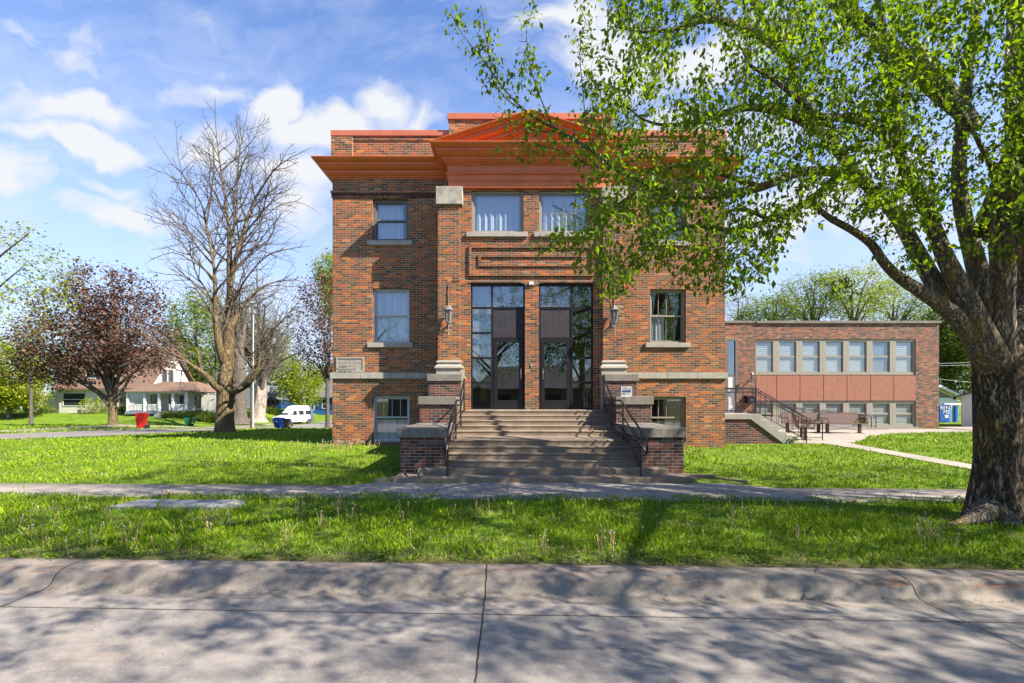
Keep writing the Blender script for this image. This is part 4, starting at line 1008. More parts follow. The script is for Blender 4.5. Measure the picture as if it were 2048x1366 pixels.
def leaves(pos, r, per, size, spread, droop=.5, asp=.5):
    n = len(pos)*per; c = np.repeat(pos, per, 0)+r.normal(0, spread, (n, 3)); s = size*np.clip(r.normal(.95, .30, n), .4, 1.6)
    a = r.uniform(0, 2*pi, n); el = r.normal(-droop, .55, n); d = np.stack([np.cos(a)*np.cos(el), np.sin(a)*np.cos(el), np.sin(el)], 1)
    u_ = np.cross(d, np.stack([r.normal(0, .5, n), r.normal(0, .5, n), np.ones(n)], 1)); u_ /= np.linalg.norm(u_, axis=1)[:, None]+1e-9
    nn_ = np.cross(u_, d); V = np.empty((n, 4, 3)); s = s[:, None]
    V[:, 0] = c; V[:, 1] = c+d*s*.45+u_*s*asp*.5+nn_*s*.10; V[:, 2] = c+d*s; V[:, 3] = c+d*s*.45-u_*s*asp*.5+nn_*s*.10
    F = np.arange(n)[:, None]*4; F = np.concatenate([F+np.array([[0, 1, 2]]), F+np.array([[0, 2, 3]])])
    return V.reshape(-1, 3), F, np.repeat(r.random(n), 4)
def tree(name, label, cat, seeds, attr, g, wood, leaf=None, group=None, twig=None, split=True, scale=1., limb=None, leafmask=None, lname='crown'):
    r = np.random.default_rng(g.pop('seed', 1)); ridge = g.pop('ridge', .05); minr = g.pop('minr', 0)
    ram = g.pop('ramify', None)
    pos, par, rad, sid, kids = grow(seeds, attr, r=r, **g) if ram is None else ramify(seeds, r, **ram); base = np.array(seeds[0][0][:3])
    root = thing(name, label, cat, tuple(base), group=group); pos = pos-base
    ns = len(seeds) if split else 1
    for si in range(ns):
        q = tubes(pos, par, rad, sid, sid == si, ridge=ridge, scale=scale)
        if q: np_mesh('trunk' if si == 0 else 'limb', *q, wood if si == 0 or limb is None else limb, root, smooth=True)
    rest = (sid < 0) & (rad > minr) if split else ((sid != 0) & (rad > minr))
    q = tubes(pos, par, rad, sid, rest, ridge=0, scale=scale)
    if q: np_mesh('branches', *q, twig or wood, root, smooth=True)
    if leaf:
        lm, per, size, spread, thr = leaf[:5]; k = (rad < thr) & (sid != 0)
        if leafmask is not None: k &= leafmask(pos+base, kids, r)
        V, F, A = leaves(pos[k], r, per, size, spread, *leaf[5:]); np_mesh(lname, V, F, lm, root, attr=A)
    return root
def ellip(r, n, c, rad, shell=.35, zmin=-9):
    v = r.normal(0, 1, (n, 3)); v /= np.linalg.norm(v, axis=1)[:, None]; q = (shell+(1-shell)*r.random(n))**(1/2.2)
    p = np.array(c)+v*q[:, None]*np.array(rad); return p[p[:, 2] > zmin]
LM = {}
LM['maple'] = leafmat('maple_leaf', [(0., (.09, .19, .008)), (.35, (.17, .30, .010)), (.7, (.30, .45, .014)), (1., (.52, .62, .03))], .58)
LM['purple'] = leafmat('purple_leaf', [(0., (.10, .045, .042)), (.5, (.20, .095, .075)), (1., (.38, .20, .14))], .25)
LM['lime'] = leafmat('lime_leaf', [(0., (.24, .34, .012)), (.5, (.42, .52, .02)), (1., (.62, .66, .05))], .45)
LM['green'] = leafmat('green_leaf', [(0., (.14, .22, .03)), (.5, (.26, .36, .04)), (1., (.44, .52, .07))], .45)
LM['dark'] = leafmat('evergreen_leaf', [(0., (.09, .15, .02)), (.5, (.22, .32, .04)), (1., (.46, .54, .09))], .35)
LM['bud'] = leafmat('bud_leaf', [(0., (.26, .26, .05)), (.5, (.42, .44, .08)), (1., (.60, .60, .14))], .35)
M['bark_maple'] = bark('maple_bark', (.012, .009, .007), (.27, .205, .135), (.40, .27, .010), .95, .8, .05)
M['bark_limb'] = bark('limb_bark', (.045, .036, .027), (.31, .265, .20), (.40, .26, .015), .8, 1.0, .022)
M['bark_twig'] = mat('twig_bark', (.20, .17, .14), .9, .2, 8)
M['bark_bare'] = bark('bare_tree_bark', (.060, .042, .022), (.27, .20, .105), (.24, .20, .05), .5, .8, .03)
M['bark_bare_twig'] = mat('bare_twig_bark', (.17, .135, .105), .9, .2, 3)
M['bark_grey'] = bark('grey_bark', (.05, .042, .036), (.20, .17, .14), None, 0, 1., .03)
M['bark_pale'] = bark('pale_bark', (.12, .09, .07), (.50, .43, .36), None, 0, .5, .03)

# --- the big maple on the right, limbs laid out from the photograph, each with its own depth
def L(pts): return [(*P(px, py, Y), r_) for px, py, Y, r_ in pts]
mseeds = [
    L([(1994, 1062, 7.42, .52), (1996, 1040, 7.42, .44), (1999, 1000, 7.42, .385), (2003, 940, 7.42, .34), (2004, 860, 7.42, .33), (2004, 790, 7.42, .335), (2002, 740, 7.42, .33), (2000, 705, 7.42, .28), (1995, 670, 7.42, .22), (1996, 620, 7.45, .17)]),
    L([(1992, 745, 7.40, .22), (1952, 682, 7.30, .18), (1905, 628, 7.2, .145), (1852, 590, 7.0, .115), (1800, 556, 6.9, .095), (1768, 525, 6.8, .082), (1742, 488, 6.8, .072), (1700, 458, 6.7, .062), (1662, 438, 6.7, .055), (1636, 418, 6.6, .045), (1600, 400, 6.6, .02)]),
    L([(1930, 650, 7.25, .15), (1872, 570, 7.5, .16), (1834, 505, 7.7, .145), (1797, 440, 8.0, .13), (1760, 395, 8.2, .12), (1728, 365, 8.3, .11), (1690, 320, 8.3, .10), (1640, 262, 8.2, .09), (1600, 190, 8.1, .08), (1575, 110, 8.0, .075), (1540, 60, 8.0, .065), (1490, -20, 8., .06)]),
    L([(1990, 735, 7.38, .27), (1960, 660, 7.25, .22), (1928, 590, 7.2, .175), (1893, 520, 7.2, .145), (1866, 455, 7.2, .125), (1845, 400, 7.2, .105), (1815, 350, 7.2, .10), (1797, 290, 7.3, .095), (1790, 200, 7.4, .09), (1772, 130, 7.5, .08), (1760, 20, 7.6, .07), (1730, -120, 7.6, .05)]),
    L([(1992, 725, 7.5, .27), (1975, 620, 7.7, .21), (1950, 520, 7.9, .17), (1928, 440, 8.0, .145), (1918, 370, 8.05, .13), (1920, 290, 8.1, .12), (1930, 200, 8.1, .11), (1938, 120, 8.1, .105), (1950, 40, 8.1, .09), (1955, -120, 8.2, .06)]),
    L([(1998, 715, 7.36, .26), (2004, 620, 7.2, .19), (2006, 540, 7.1, .185), (2004, 470, 7.1, .18), (2014, 400, 7.1, .17), (2030, 320, 7.2, .13), (2044, 230, 7.2, .11), (2062, 120, 7.2, .10), (2085, -60, 7.2, .06)]),
    L([(2006, 720, 7.7, .30), (2040, 620, 8.0, .26), (2045, 500, 8.1, .24), (2040, 380, 8.2, .22), (2036, 250, 8.3, .20), (2034, 120, 8.3, .18), (2034, 0, 8.4, .16), (2034, -200, 8.5, .10)]),
    L([(2005, 765, 7.40, .34), (2046, 735, 7.35, .26), (2090, 690, 7.3, .20), (2160, 600, 7.2, .16), (2260, 420, 7.2, .12), (2330, 200, 7.2, .07)]),
    L([(1728, 365, 8.3, .12), (1680, 345, 8.0, .085), (1600, 345, 7.6, .075), (1520, 375, 7.3, .065), (1440, 390, 7.1, .06), (1380, 392, 7.0, .055), (1335, 384, 6.95, .05), (1280, 358, 6.9, .046), (1235, 338, 6.9, .040), (1185, 302, 6.9, .032), (1120, 262, 6.9, .026), (1060, 228, 6.9, .018), (1010, 180, 6.9, .013), (975, 130, 6.9, .010), (930, 75, 6.9, .007), (903, 30, 6.9, .005)]),
    L([(1185, 302, 6.9, .018), (1172, 240, 6.9, .012), (1165, 170, 6.9, .009), (1160, 95, 6.9, .007), (1172, 40, 6.9, .005)]),
    L([(1105, 255, 6.9, .014), (1085, 205, 6.9, .010), (1065, 150, 6.9, .008), (1055, 100, 6.9, .007), (1052, 48, 6.9, .005)]),
    L([(1050, 222, 6.9, .014), (1010, 195, 6.9, .009), (985, 150, 6.9, .007), (975, 90, 6.9, .006), (962, 10, 6.9, .004)]),
    L([(1235, 338, 6.9, .018), (1180, 330, 6.85, .012), (1120, 300, 6.8, .009), (1060, 290, 6.8, .007), (1010, 285, 6.8, .005)]),
    L([(1120, 262, 6.9, .016), (1075, 262, 6.9, .010), (1030, 245, 6.9, .007), (985, 232, 6.9, .005)]),
    L([(1520, 375, 7.3, .05), (1450, 350, 7.1, .04), (1370, 330, 7.0, .034), (1335, 338, 6.95, .03), (1298, 368, 6.9, .028), (1240, 405, 6.9, .020), (1200, 435, 6.9, .012), (1170, 470, 6.9, .008), (1110, 490, 6.9, .006), (1070, 494, 6.9, .004)]),
    L([(1640, 262, 8.2, .09), (1580, 230, 7.6, .07), (1500, 215, 7.2, .055), (1420, 235, 7.0, .045), (1350, 250, 6.9, .03), (1290, 240, 6.9, .02), (1240, 200, 6.9, .012)]),
    L([(1575, 110, 8.0, .08), (1500, 60, 7.4, .06), (1420, 40, 7.0, .045), (1340, 60, 6.8, .03), (1260, 60, 6.8, .018), (1215, 20, 6.8, .01)]),
    L([(1700, 330, 8.3, .09), (1620, 400, 8.0, .06), (1540, 440, 7.8, .05), (1460, 460, 7.6, .04), (1390, 452, 7.5, .03), (1330, 470, 7.4, .022), (1275, 520, 7.3, .014), (1230, 560, 7.3, .008)]),
    L([(1540, 440, 7.8, .04), (1490, 420, 7.7, .03), (1440, 430, 7.6, .022), (1400, 490, 7.5, .015), (1365, 540, 7.5, .01), (1330, 570, 7.5, .006)]),
    L([(1797, 290, 7.3, .08), (1740, 250, 6.8, .06), (1680, 235, 6.4, .05), (1640, 232, 6.2, .045), (1560, 170, 6.0, .03), (1500, 130, 5.9, .02)]),
    L([(1950, 365, 8.1, .075), (1975, 330, 8.15, .06), (1955, 270, 8.2, .045), (1940, 250, 8.2, .03)]) if 0 else
    L([(2000, 395, 7.1, .06), (1985, 340, 7.2, .045), (1960, 290, 7.3, .035), (1945, 262, 7.3, .028)]),
    # limbs over the street and out of the frame (they throw the shade)
    [(7.7, 7.4, 4.6, .22), (7.2, 6.2, 6.2, .17), (6.2, 4.8, 7.6, .13), (5.2, 3.2, 8.8, .09), (4.2, 1.6, 9.6, .05)],
    [(7.9, 7.2, 4.4, .22), (9.0, 5.8, 6.0, .17), (10.0, 4.0, 7.4, .12), (10.6, 2.0, 8.6, .07), (11, .4, 9.2, .04)],
    [(7.2, 7.6, 6.8, .14), (5.6, 8.0, 8.8, .11), (4., 8.2, 10.4, .07), (2.2, 8.2, 11.4, .04)],
    [(7.9, 7.9, 6.5, .14), (8.4, 9.2, 8.5, .10), (8.8, 10.6, 10.5, .06)],
    # surface root
    L([(1978, 1020, 7.30, .20), (1952, 1035, 7.2, .12), (1925, 1044, 7.15, .07), (1900, 1050, 7.1, .035), (1885, 1054, 7.1, .02)]),
    L([(2010, 1030, 7.2, .20), (2025, 1058, 7.0, .10), (2035, 1078, 6.9, .04)]),
]
for i_ in range(1, 8):
    mseeds[i_] = [(x_, y_, z_, r_*(.80 if k_ else .95)) for k_, (x_, y_, z_, r_) in enumerate(mseeds[i_])]
def inpoly(px, py, poly):
    k = np.zeros(len(px), bool); n = len(poly); j = n-1
    for i in range(n):
        xi, yi = poly[i]; xj, yj = poly[j]
        c = ((yi > py) != (yj > py)) & (px < (xj-xi)*(py-yi)/(yj-yi+1e-9)+xi); k ^= c; j = i
    return k
MASK = [(1235, -40), (1215, 40), (1255, 110), (1215, 170), (1165, 200), (1180, 245), (1215, 300), (1175, 370), (1150, 400), (1185, 430), (1180, 470), (1215, 500), (1190, 545), (1205, 590), (1240, 610),
        (1265, 560), (1300, 520), (1345, 505), (1400, 515), (1440, 560), (1470, 582), (1490, 545), (1530, 560), (1560, 500), (1585, 440), (1640, 395), (1700, 425), (1740, 425), (1770, 400), (1790, 440), (1835, 470), (1860, 440),
        (1885, 420), (1905, 380), (1980, 400), (2010, 430), (2048, 420), (2200, 460), (2200, -40)]
HOLES = [(1470, 60, 60, 40, .3), (1395, 95, 55, 60, .12), (1300, 215, 60, 34, .25), (1930, 300, 52, 130, .10), (1975, 180, 40, 90, .25), (1560, 215, 60, 40, .35), (1340, 10, 60, 30, .4), (1690, 400, 60, 30, .4), (1510, 395, 30, 25, .4), (1600, 330, 50, 24, .35), (1320, 290, 50, 26, .3), (1700, 130, 50, 35, .35), (2030, 430, 60, 120, .25), (1440, 140, 30, 60, .2)]
r = np.random.default_rng(3)
def in_frame_pts(n, y0, y1):
    Y = r.uniform(y0, y1, n); px = r.uniform(1150, 2190, n); py = r.uniform(-40, 620, n); k = inpoly(px, py, MASK)
    w_ = np.ones(n)
    for hx, hy, a, b_, d in HOLES: w_ = np.where(((px-hx)/a)**2+((py-hy)/b_)**2 < 1, np.minimum(w_, d), w_)
    k &= r.random(n) < w_*(.55+.45*(np.sin(px*.021+py*.013)+np.sin(px*.009-py*.027+1)+np.sin(px*.045+py*.038) > -.35)); return np.stack([(px[k]-VX)*Y[k]/FPX, Y[k], EYE-(py[k]-VY)*Y[k]/FPX], 1)
A1 = in_frame_pts(13000, 5.2, 7.8)
A2 = ellip(r, 14000, (8.4, 3.6, 8.6), (8.4, 6.8, 5.0), .2, 4.2)
qx = VX+A2[:, 0]/np.maximum(A2[:, 1], .3)*FPX; qy = VY-(A2[:, 2]-EYE)/np.maximum(A2[:, 1], .3)*FPX
A2 = A2[~((A2[:, 0] < 8.2) & (A2[:, 1] < 1.4) & (r.random(len(A2)) < .85))]
A2 = A2[np.sin(A2[:, 0]*1.5+A2[:, 2]*.8)+np.sin(A2[:, 1]*1.7-A2[:, 2]*.6+1)+np.sin(A2[:, 0]*.7-A2[:, 1]*.9) > -.35]
qx = VX+A2[:, 0]/np.maximum(A2[:, 1], .3)*FPX; qy = VY-(A2[:, 2]-EYE)/np.maximum(A2[:, 1], .3)*FPX
A2 = A2[~((A2[:, 1] > .3) & (qx > -60) & (qx < 2190) & (qy > -60))]
def spray(n, pts, wpx):
    out = []
    for (a, b_) in zip(pts[:-1], pts[1:]):
        k = max(2, int(n*math.dist(a[:2], b_[:2])/100)); t = r.random(k)
        px = a[0]+(b_[0]-a[0])*t+r.normal(0, wpx, k); py = a[1]+(b_[1]-a[1])*t+r.normal(0, wpx, k); Y = 6.9+r.normal(0, .18, k)
        out.append(np.stack([(px-VX)*Y/FPX, Y, EYE-(py-VY)*Y/FPX], 1))
    return np.concatenate(out)
A3 = np.concatenate([spray(22, [(1185, 302), (1060, 228), (975, 130), (905, 32)], 17), spray(20, [(1172, 240), (1160, 95), (1172, 40)], 15), spray(20, [(1085, 205), (1058, 110), (1052, 48)], 14), spray(20, [(1010, 195), (975, 90), (962, 5)], 15),
    spray(20, [(1180, 330), (1060, 295), (1005, 300)], 20), spray(15, [(1110, 265), (985, 232)], 12), spray(14, [(1180, 470), (1060, 495)], 10), spray(14, [(1230, 530), (1140, 525)], 8), spray(16, [(1210, 560), (1225, 600)], 12), spray(14, [(1700, 590), (1660, 565)], 6),
    spray(16, [(1800, 545), (1850, 480)], 14), spray(18, [(1545, 540), (1460, 585)], 12)])
attr = np.concatenate([A1, A2, A3])
tree('maple_tree', 'big maple with yellow lichened trunk and low spreading limbs in the roadside strip', 'tree', mseeds, attr,
     dict(step=.13, infl=1.6, kill=.17, iters=160, droop=.12, jit=.24, tipr=.0030, pw=2.3, seed=4, ridge=.035, maxn=60000), M['bark_maple'],
     (LM['maple'], 11, .084, .075, .0085, .85, .50), limb=M['bark_limb'], leafmask=lambda p, k, r: r.random(len(p)) < .55, twig=M['bark_twig'], scale=1.)

# --- the bare tree on the left lawn
yb = 28.0
def LB(pts): return [(*P(px, py, yb+dy), r_) for px, py, r_, dy in [(q if len(q) == 4 else (*q, 0)) for q in pts]]
bseeds = [
    LB([(449, 870, .86), (449, 862, .72), (449, 850, .66), (450, 830, .61), (452, 800, .60), (453, 770, .60), (454, 735, .50), (456, 700, .42), (458, 650, .38), (460, 600, .36), (460, 560, .32), (459, 500, .24, .3), (456, 440, .17, .4), (446, 370, .12, .4), (438, 315, .09, .3), (431, 250, .05, .2), (430, 195, .02)]),
    LB([(460, 572, .28), (470, 525, .25), (480, 490, .22), (493, 440, .17), (510, 398, .14), (530, 365, .11), (548, 340, .08), (570, 322, .06), (592, 310, .03), (622, 295, .012)]),
    LB([(452, 735, .34), (441, 705, .30, -.5), (434, 660, .25, -.8), (430, 620, .21, -1), (430, 560, .19, -1.2), (424, 510, .16, -1.2), (412, 450, .13, -1), (405, 415, .10, -.8), (390, 385, .08, -.8), (368, 352, .06, -.6), (340, 322, .04, -.4), (308, 272, .012, -.3)]),
    LB([(460, 480, .17, .3), (472, 430, .13, .6), (474, 370, .10, .8), (478, 310, .08, .9), (486, 270, .05, 1), (497, 215, .015, 1)]),
    LB([(412, 450, .10, -1), (420, 400, .09, -1.2), (427, 340, .07, -1.4), (425, 290, .05, -1.4), (400, 240, .02, -1.4)]),
    LB([(452, 785, .36), (430, 772, .24, -.6), (412, 750, .19, -1), (390, 735, .15, -1.2), (366, 717, .12, -1.4), (340, 705, .10, -1.6), (310, 688, .08, -1.8), (285, 668, .06, -1.8), (250, 661, .04, -2), (205, 640, .012, -2.2)]),
    LB([(405, 745, .13, -1), (398, 715, .10, -.6), (392, 680, .07, -.3), (385, 650, .03, 0)]),
    LB([(458, 785, .34), (480, 778, .24, -.4), (500, 763, .21, -.8), (516, 735, .16, -1), (522, 700, .12, -1.2), (540, 665, .08, -1.4), (565, 640, .04, -1.6), (600, 600, .015, -1.8)]),
    LB([(465, 650, .22), (478, 625, .17, .3), (500, 596, .14, .6), (530, 572, .11, .9), (560, 563, .08, 1.2), (600, 562, .05, 1.4), (645, 590, .012, 1.6)]),
    LB([(470, 600, .13), (490, 560, .09, -.6), (530, 515, .07, -.9), (570, 500, .05, -1.2), (620, 492, .015, -1.4)]),
    LB([(430, 600, .15, -1), (414, 592, .11, -1.2), (392, 570, .08, -1.5), (365, 552, .06, -1.8), (330, 548, .035, -2), (290, 540, .012, -2.1)]),
    LB([(426, 530, .12, -1.2), (400, 500, .09, -1.), (375, 470, .07, -.6), (345, 447, .05, -.3), (310, 435, .025, 0), (262, 420, .01, .2)]),
    LB([(430, 560, .12, -1.2), (410, 540, .09, -1.6), (380, 520, .06, -2), (345, 505, .04, -2.3), (300, 520, .012, -2.6)]),
    LB([(480, 490, .12), (470, 430, .08, 1.2), (460, 380, .05, 1.8), (462, 330, .02, 2)]),
    LB([(495, 435, .09, 0), (530, 430, .07, .6), (560, 410, .05, 1), (600, 405, .03, 1.4), (645, 430, .01, 1.6)]),
]
bseeds = [[(x_, y_, z_, r_*(.80 if z_ < 4 else (.74 if z_ < 7 else .56)) if r_ > .03 else r_*.8) for x_, y_, z_, r_ in q] for q in bseeds]
r = np.random.default_rng(12)
yy = r.uniform(-1, 1, (15000, 3)); yy = yy[(np.linalg.norm(yy, axis=1) < 1) & (np.linalg.norm(yy, axis=1) > .25)]
apx = 452+yy[:, 0]*172; apy = 405+yy[:, 1]*218; aY = yb+yy[:, 2]*4.6
a1 = np.stack([(apx-VX)*aY/FPX, aY, EYE-(apy-VY)*aY/FPX], 1)
yy = r.uniform(-1, 1, (7000, 3)); yy = yy[np.linalg.norm(yy, axis=1) < 1]
apx = 430+yy[:, 0]*205; apy = 640+yy[:, 1]*100+np.abs(yy[:, 0])*10; aY = yb+yy[:, 2]*5; a2 = np.stack([(apx-VX)*aY/FPX, aY, EYE-(apy-VY)*aY/FPX], 1)
def benv(p):
    px, py = VX+p[0]/p[1]*FPX, VY-(p[2]-EYE)/p[1]*FPX
    k = .86+.14*sin(px*.11)+.10*sin(py*.07+px*.03)
    return (((px-455)/(190*k))**2+((py-440)/(250*k))**2 > 1) if py < 560 else (abs(px-440) > 225*k or py > 800)
tree('bare_tree', 'tall leafless tree with thick brown trunk on the lawn left of the church', 'tree', bseeds, None,
     dict(seed=6, ridge=.04, ramify=dict(step=.27, spacing=(.54, .42, .38), levels=3, ratio=.51, ang=42, up=.03, tipr=.0060, lmax=4.6, start=.10, jit=.12, env=benv)), M['bark_bare'], None, twig=M['bark_bare_twig'], scale=.3)

# --- further trees: trunk, limbs and a crown grown into ellipsoids
def simple_tree(name, label, cat, px, Y, base_py, trunk_r, fork_py, crowns, leaf, wood, n=900, seed=1, lean=0., group=None, twig=None, step=None, tipr=.02, droop=0., xyz=None, zmin=-9, shell=.35, split=False, ram=None):
    r = np.random.default_rng(seed); x = X(px, Y) if xyz is None else xyz[0]; z0 = float(hgt(x, Y))-.08 if base_py is None else Z(base_py, Y)
    zf = Z(fork_py, Y); cc = []
    for (cpx, cpy, rx, ry, rd) in crowns: cc.append(((cpx-VX)*Y/FPX, Y, Z(cpy, Y), rx*Y/FPX, rd, ry*Y/FPX))
    top = max(cc, key=lambda c: c[2]+c[5]); zt = top[2]+top[5]*.5
    h = zf-z0; tr = trunk_r
    s0 = [(x, Y, z0-.1, tr*1.5), (x+lean*.1, Y, z0+h*.12, tr*1.08), (x+lean*.4, Y, z0+h*.55, tr*.92), (x+lean, Y, zf, tr*.85), (x+lean+(top[0]-x)*.5, Y+.3, zf+(zt-zf)*.5, tr*.45), (top[0], Y, zt, tr*.12)]
    seeds = [s0]
    for (a, b_, c, rx, rd, rz) in cc:
        for k in range(5):
            t = r.uniform(0, 2*pi); q = r.uniform(.45, .8)
            e = (a+cos(t)*rx*q, b_+sin(t)*rd*q, c+rz*r.uniform(-.3, .6)); zs = zf+(zt-zf)*r.uniform(-.05, .35)
            xs = x+lean+(top[0]-x)*.5*max(0, (zs-zf)/(zt-zf+1e-6)); m_ = (xs+(e[0]-xs)*.45, Y+(e[1]-Y)*.45, zs+(e[2]-zs)*.62)
            seeds.append([(xs, Y, zs, tr*.42), (*m_, tr*.25), (*e, tr*.07)])
    A = np.concatenate([ellip(r, max(60, int(n*(rx*rz)/sum(q[3]*q[5] for q in cc))), (a, b_, c), (rx, rd, rz), shell, zmin) for a, b_, c, rx, rd, rz in cc])
    R0 = max(q[3] for q in cc); st = step or R0/16
    if ram: return tree(name, label, cat, seeds, None, dict(seed=seed+50, ridge=.04, ramify=dict(step=.5, spacing=(.50, .42, .4), levels=3, ratio=.50, ang=45, up=.03, tipr=tipr*.6, lmax=R0*.9, maxn=14000)), wood, leaf, group, twig, split=split, scale=.3)
    return tree(name, label, cat, seeds, A, dict(step=st, infl=R0, kill=st*1.5, iters=60, droop=droop, jit=.3, tipr=tipr, pw=2.2, seed=seed+50, ridge=.04, maxn=9000), wood, leaf, group, twig, split=split, scale=.3)
simple_tree('purple_maple', 'wide purple-leaved maple in front of the cream house', 'tree', 226, 38, 849, .33, 812, [(185, 690, 135, 72, 5.0), (225, 590, 85, 62, 4.0), (100, 730, 66, 52, 3.0), (290, 700, 66, 58, 3.4), (150, 625, 74, 56, 3.5), (250, 650, 84, 84, 4)], (LM['purple'], 8, .24, .34, .09, .3, .6), M['bark_bare'], 3000, 2, twig=M['bark_grey'], tipr=.016)
simple_tree('purple_maple', 'purple-leaved maple partly hidden by the left corner of the church', 'tree', 655, 38, 858, .17, 770, [(660, 640, 72, 110, 3.2), (625, 700, 40, 60, 2)], (LM['purple'], 3, .20, .28, .04, .3, .6), M['bark_grey'], 900, 5, tipr=.014)
simple_tree('lime_tree', 'bright yellow-green tree at the far left beyond the side street', 'tree', 18, 60, 842, .3, 820, [(14, 752, 58, 72, 4.6), (60, 790, 26, 28, 2.2), (-40, 760, 50, 60, 4)], (LM['lime'], 8, .30, .35, .12, .2, .6), M['bark_grey'], 1100, 8, group=None)
simple_tree('leafy_tree', 'sparse young-leaved tree reaching in from the left edge', 'tree', -120, 24, 872, .32, 760, [(-70, 540, 165, 130, 5.6), (-140, 640, 130, 90, 4.5)], (LM['lime'], 7, .16, .26, .022, .2, .6), M['bark_grey'], 1500, 9, tipr=.010, step=.42)
simple_tree('budding_tree', 'small nearly bare tree behind the purple maple at left', 'tree', 62, 50, 848, .16, 745, [(58, 665, 42, 60, 2.6)], (LM['bud'], 1, .16, .2, .02, .2, .5), M['bark_grey'], 260, 10, tipr=.016, ram=1)
simple_tree('pale_trunk_tree', 'old tree with pale peeling trunk beside the utility pole', 'tree', 515, 58, 842, .85, 790, [(515, 660, 78, 100, 5), (570, 700, 60, 60, 4), (470, 690, 46, 70, 4)], (LM['bud'], 1, .22, .25, .016, .2, .5), M['bark_pale'], 900, 13, lean=.4, twig=M['bark_grey'], tipr=.022, ram=1)
simple_tree('street_tree', 'dark trunked tree just behind the tall bare tree', 'tree', 479, 52, 846, .72, 745, [(470, 620, 70, 90, 4.5)], (LM['bud'], 1, .20, .25, .014, .2, .5), M['bark_grey'], 520, 14, tipr=.02, ram=1)
simple_tree('leafy_tree', 'fresh green tree rising behind the cream house gable', 'tree', 385, 80, None, .5, 800, [(392, 690, 66, 120, 6), (370, 740, 50, 60, 5), (430, 735, 40, 60, 4)], (LM['green'], 7, .40, .6, .14, .2, .6), M['bark_grey'], 1000, 15, group=None, tipr=.03)
simple_tree('leafy_tree', 'round green tree between the red-posted porch and the blue house', 'tree', 598, 78, None, .22, 815, [(600, 770, 46, 52, 4), (565, 740, 40, 40, 4)], (LM['lime'], 5, .34, .5, .12, .2, .6), M['bark_grey'], 800, 16, tipr=.025)
simple_tree('leafy_tree', 'green treetop showing above the purple maple by the church', 'tree', 672, 64, None, .4, 640, [(664, 545, 34, 42, 3.4), (676, 600, 40, 60, 3.4)], (LM['lime'], 5, .30, .4, .12, .2, .6), M['bark_grey'], 500, 17, tipr=.03)
simple_tree('leafy_tree', 'hazy green tree at the far end of the side street', 'tree', 655, 120, None, .5, 815, [(652, 770, 36, 42, 7)], (LM['green'], 6, .5, .8, .2, .2, .6), M['bark_grey'], 420, 18, tipr=.04)
simple_tree('leafy_tree', 'pale green tree behind the grey-blue house', 'tree', 470, 112, None, .6, 790, [(500, 690, 90, 90, 8), (440, 650, 60, 80, 7)], (LM['bud'], 4, .45, .8, .2, .2, .6), M['bark_grey'], 800, 19, tipr=.035)
simple_tree('leafy_tree', 'tall pale green tree behind the left part of the cream house', 'tree', 130, 95, None, .5, 800, [(150, 690, 90, 60, 8), (60, 730, 60, 50, 6)], (LM['green'], 5, .45, .8, .2, .2, .6), M['bark_grey'], 700, 20, tipr=.035)
# row behind the low wing
for i, (px, Y, cr, mt_, lb, sd) in enumerate([
    (1478, 62, [(1478, 615, 30, 36, 3)], 'bud', 'bare twiggy tree showing between the church and the leafy row', 31),
    (1548, 58, [(1548, 622, 60, 36, 4), (1510, 640, 40, 24, 3)], 'green', 'leftmost rounded green tree behind the low brick wing', 32),
    (1628, 60, [(1630, 592, 76, 54, 5), (1595, 612, 50, 38, 4)], 'green', 'rounded green tree behind the third window of the low wing', 33),
    (1712, 57, [(1704, 588, 86, 62, 5)], 'lime', 'yellow-green tree behind the middle of the low wing', 34),
    (1790, 60, [(1790, 604, 74, 54, 5), (1836, 622, 46, 40, 4)], 'green', 'tall green tree behind the right half of the low wing', 35)]):
    simple_tree('leafy_tree', lb, 'tree', px, Y, None, .34, 690, cr, (LM[mt_], 5 if mt_ != 'bud' else 1, .24 if mt_ != 'bud' else .15, .42, .06, .2, .6), M['bark_grey'], 900 if mt_ != 'bud' else 500, sd, group='trees behind the low wing', tipr=.02)
simple_tree('evergreen_tree', 'dense dark evergreen beside the right end of the low wing', 'tree', 1905, 50, None, .35, 790, [(1900, 690, 52, 62, 3.8), (1905, 750, 60, 50, 4), (1890, 640, 30, 40, 3)], (LM['dark'], 8, .28, .35, .12, .2, .6), M['bark_grey'], 1300, 36, tipr=.02)
simple_tree('evergreen_tree', 'dark evergreen behind the leaning maple trunk at right', 'tree', 1990, 54, None, .35, 790, [(2010, 690, 70, 70, 4.5), (2060, 640, 60, 80, 4)], (LM['dark'], 7, .32, .4, .12, .2, .6), M['bark_grey'], 900, 37, tipr=.02)
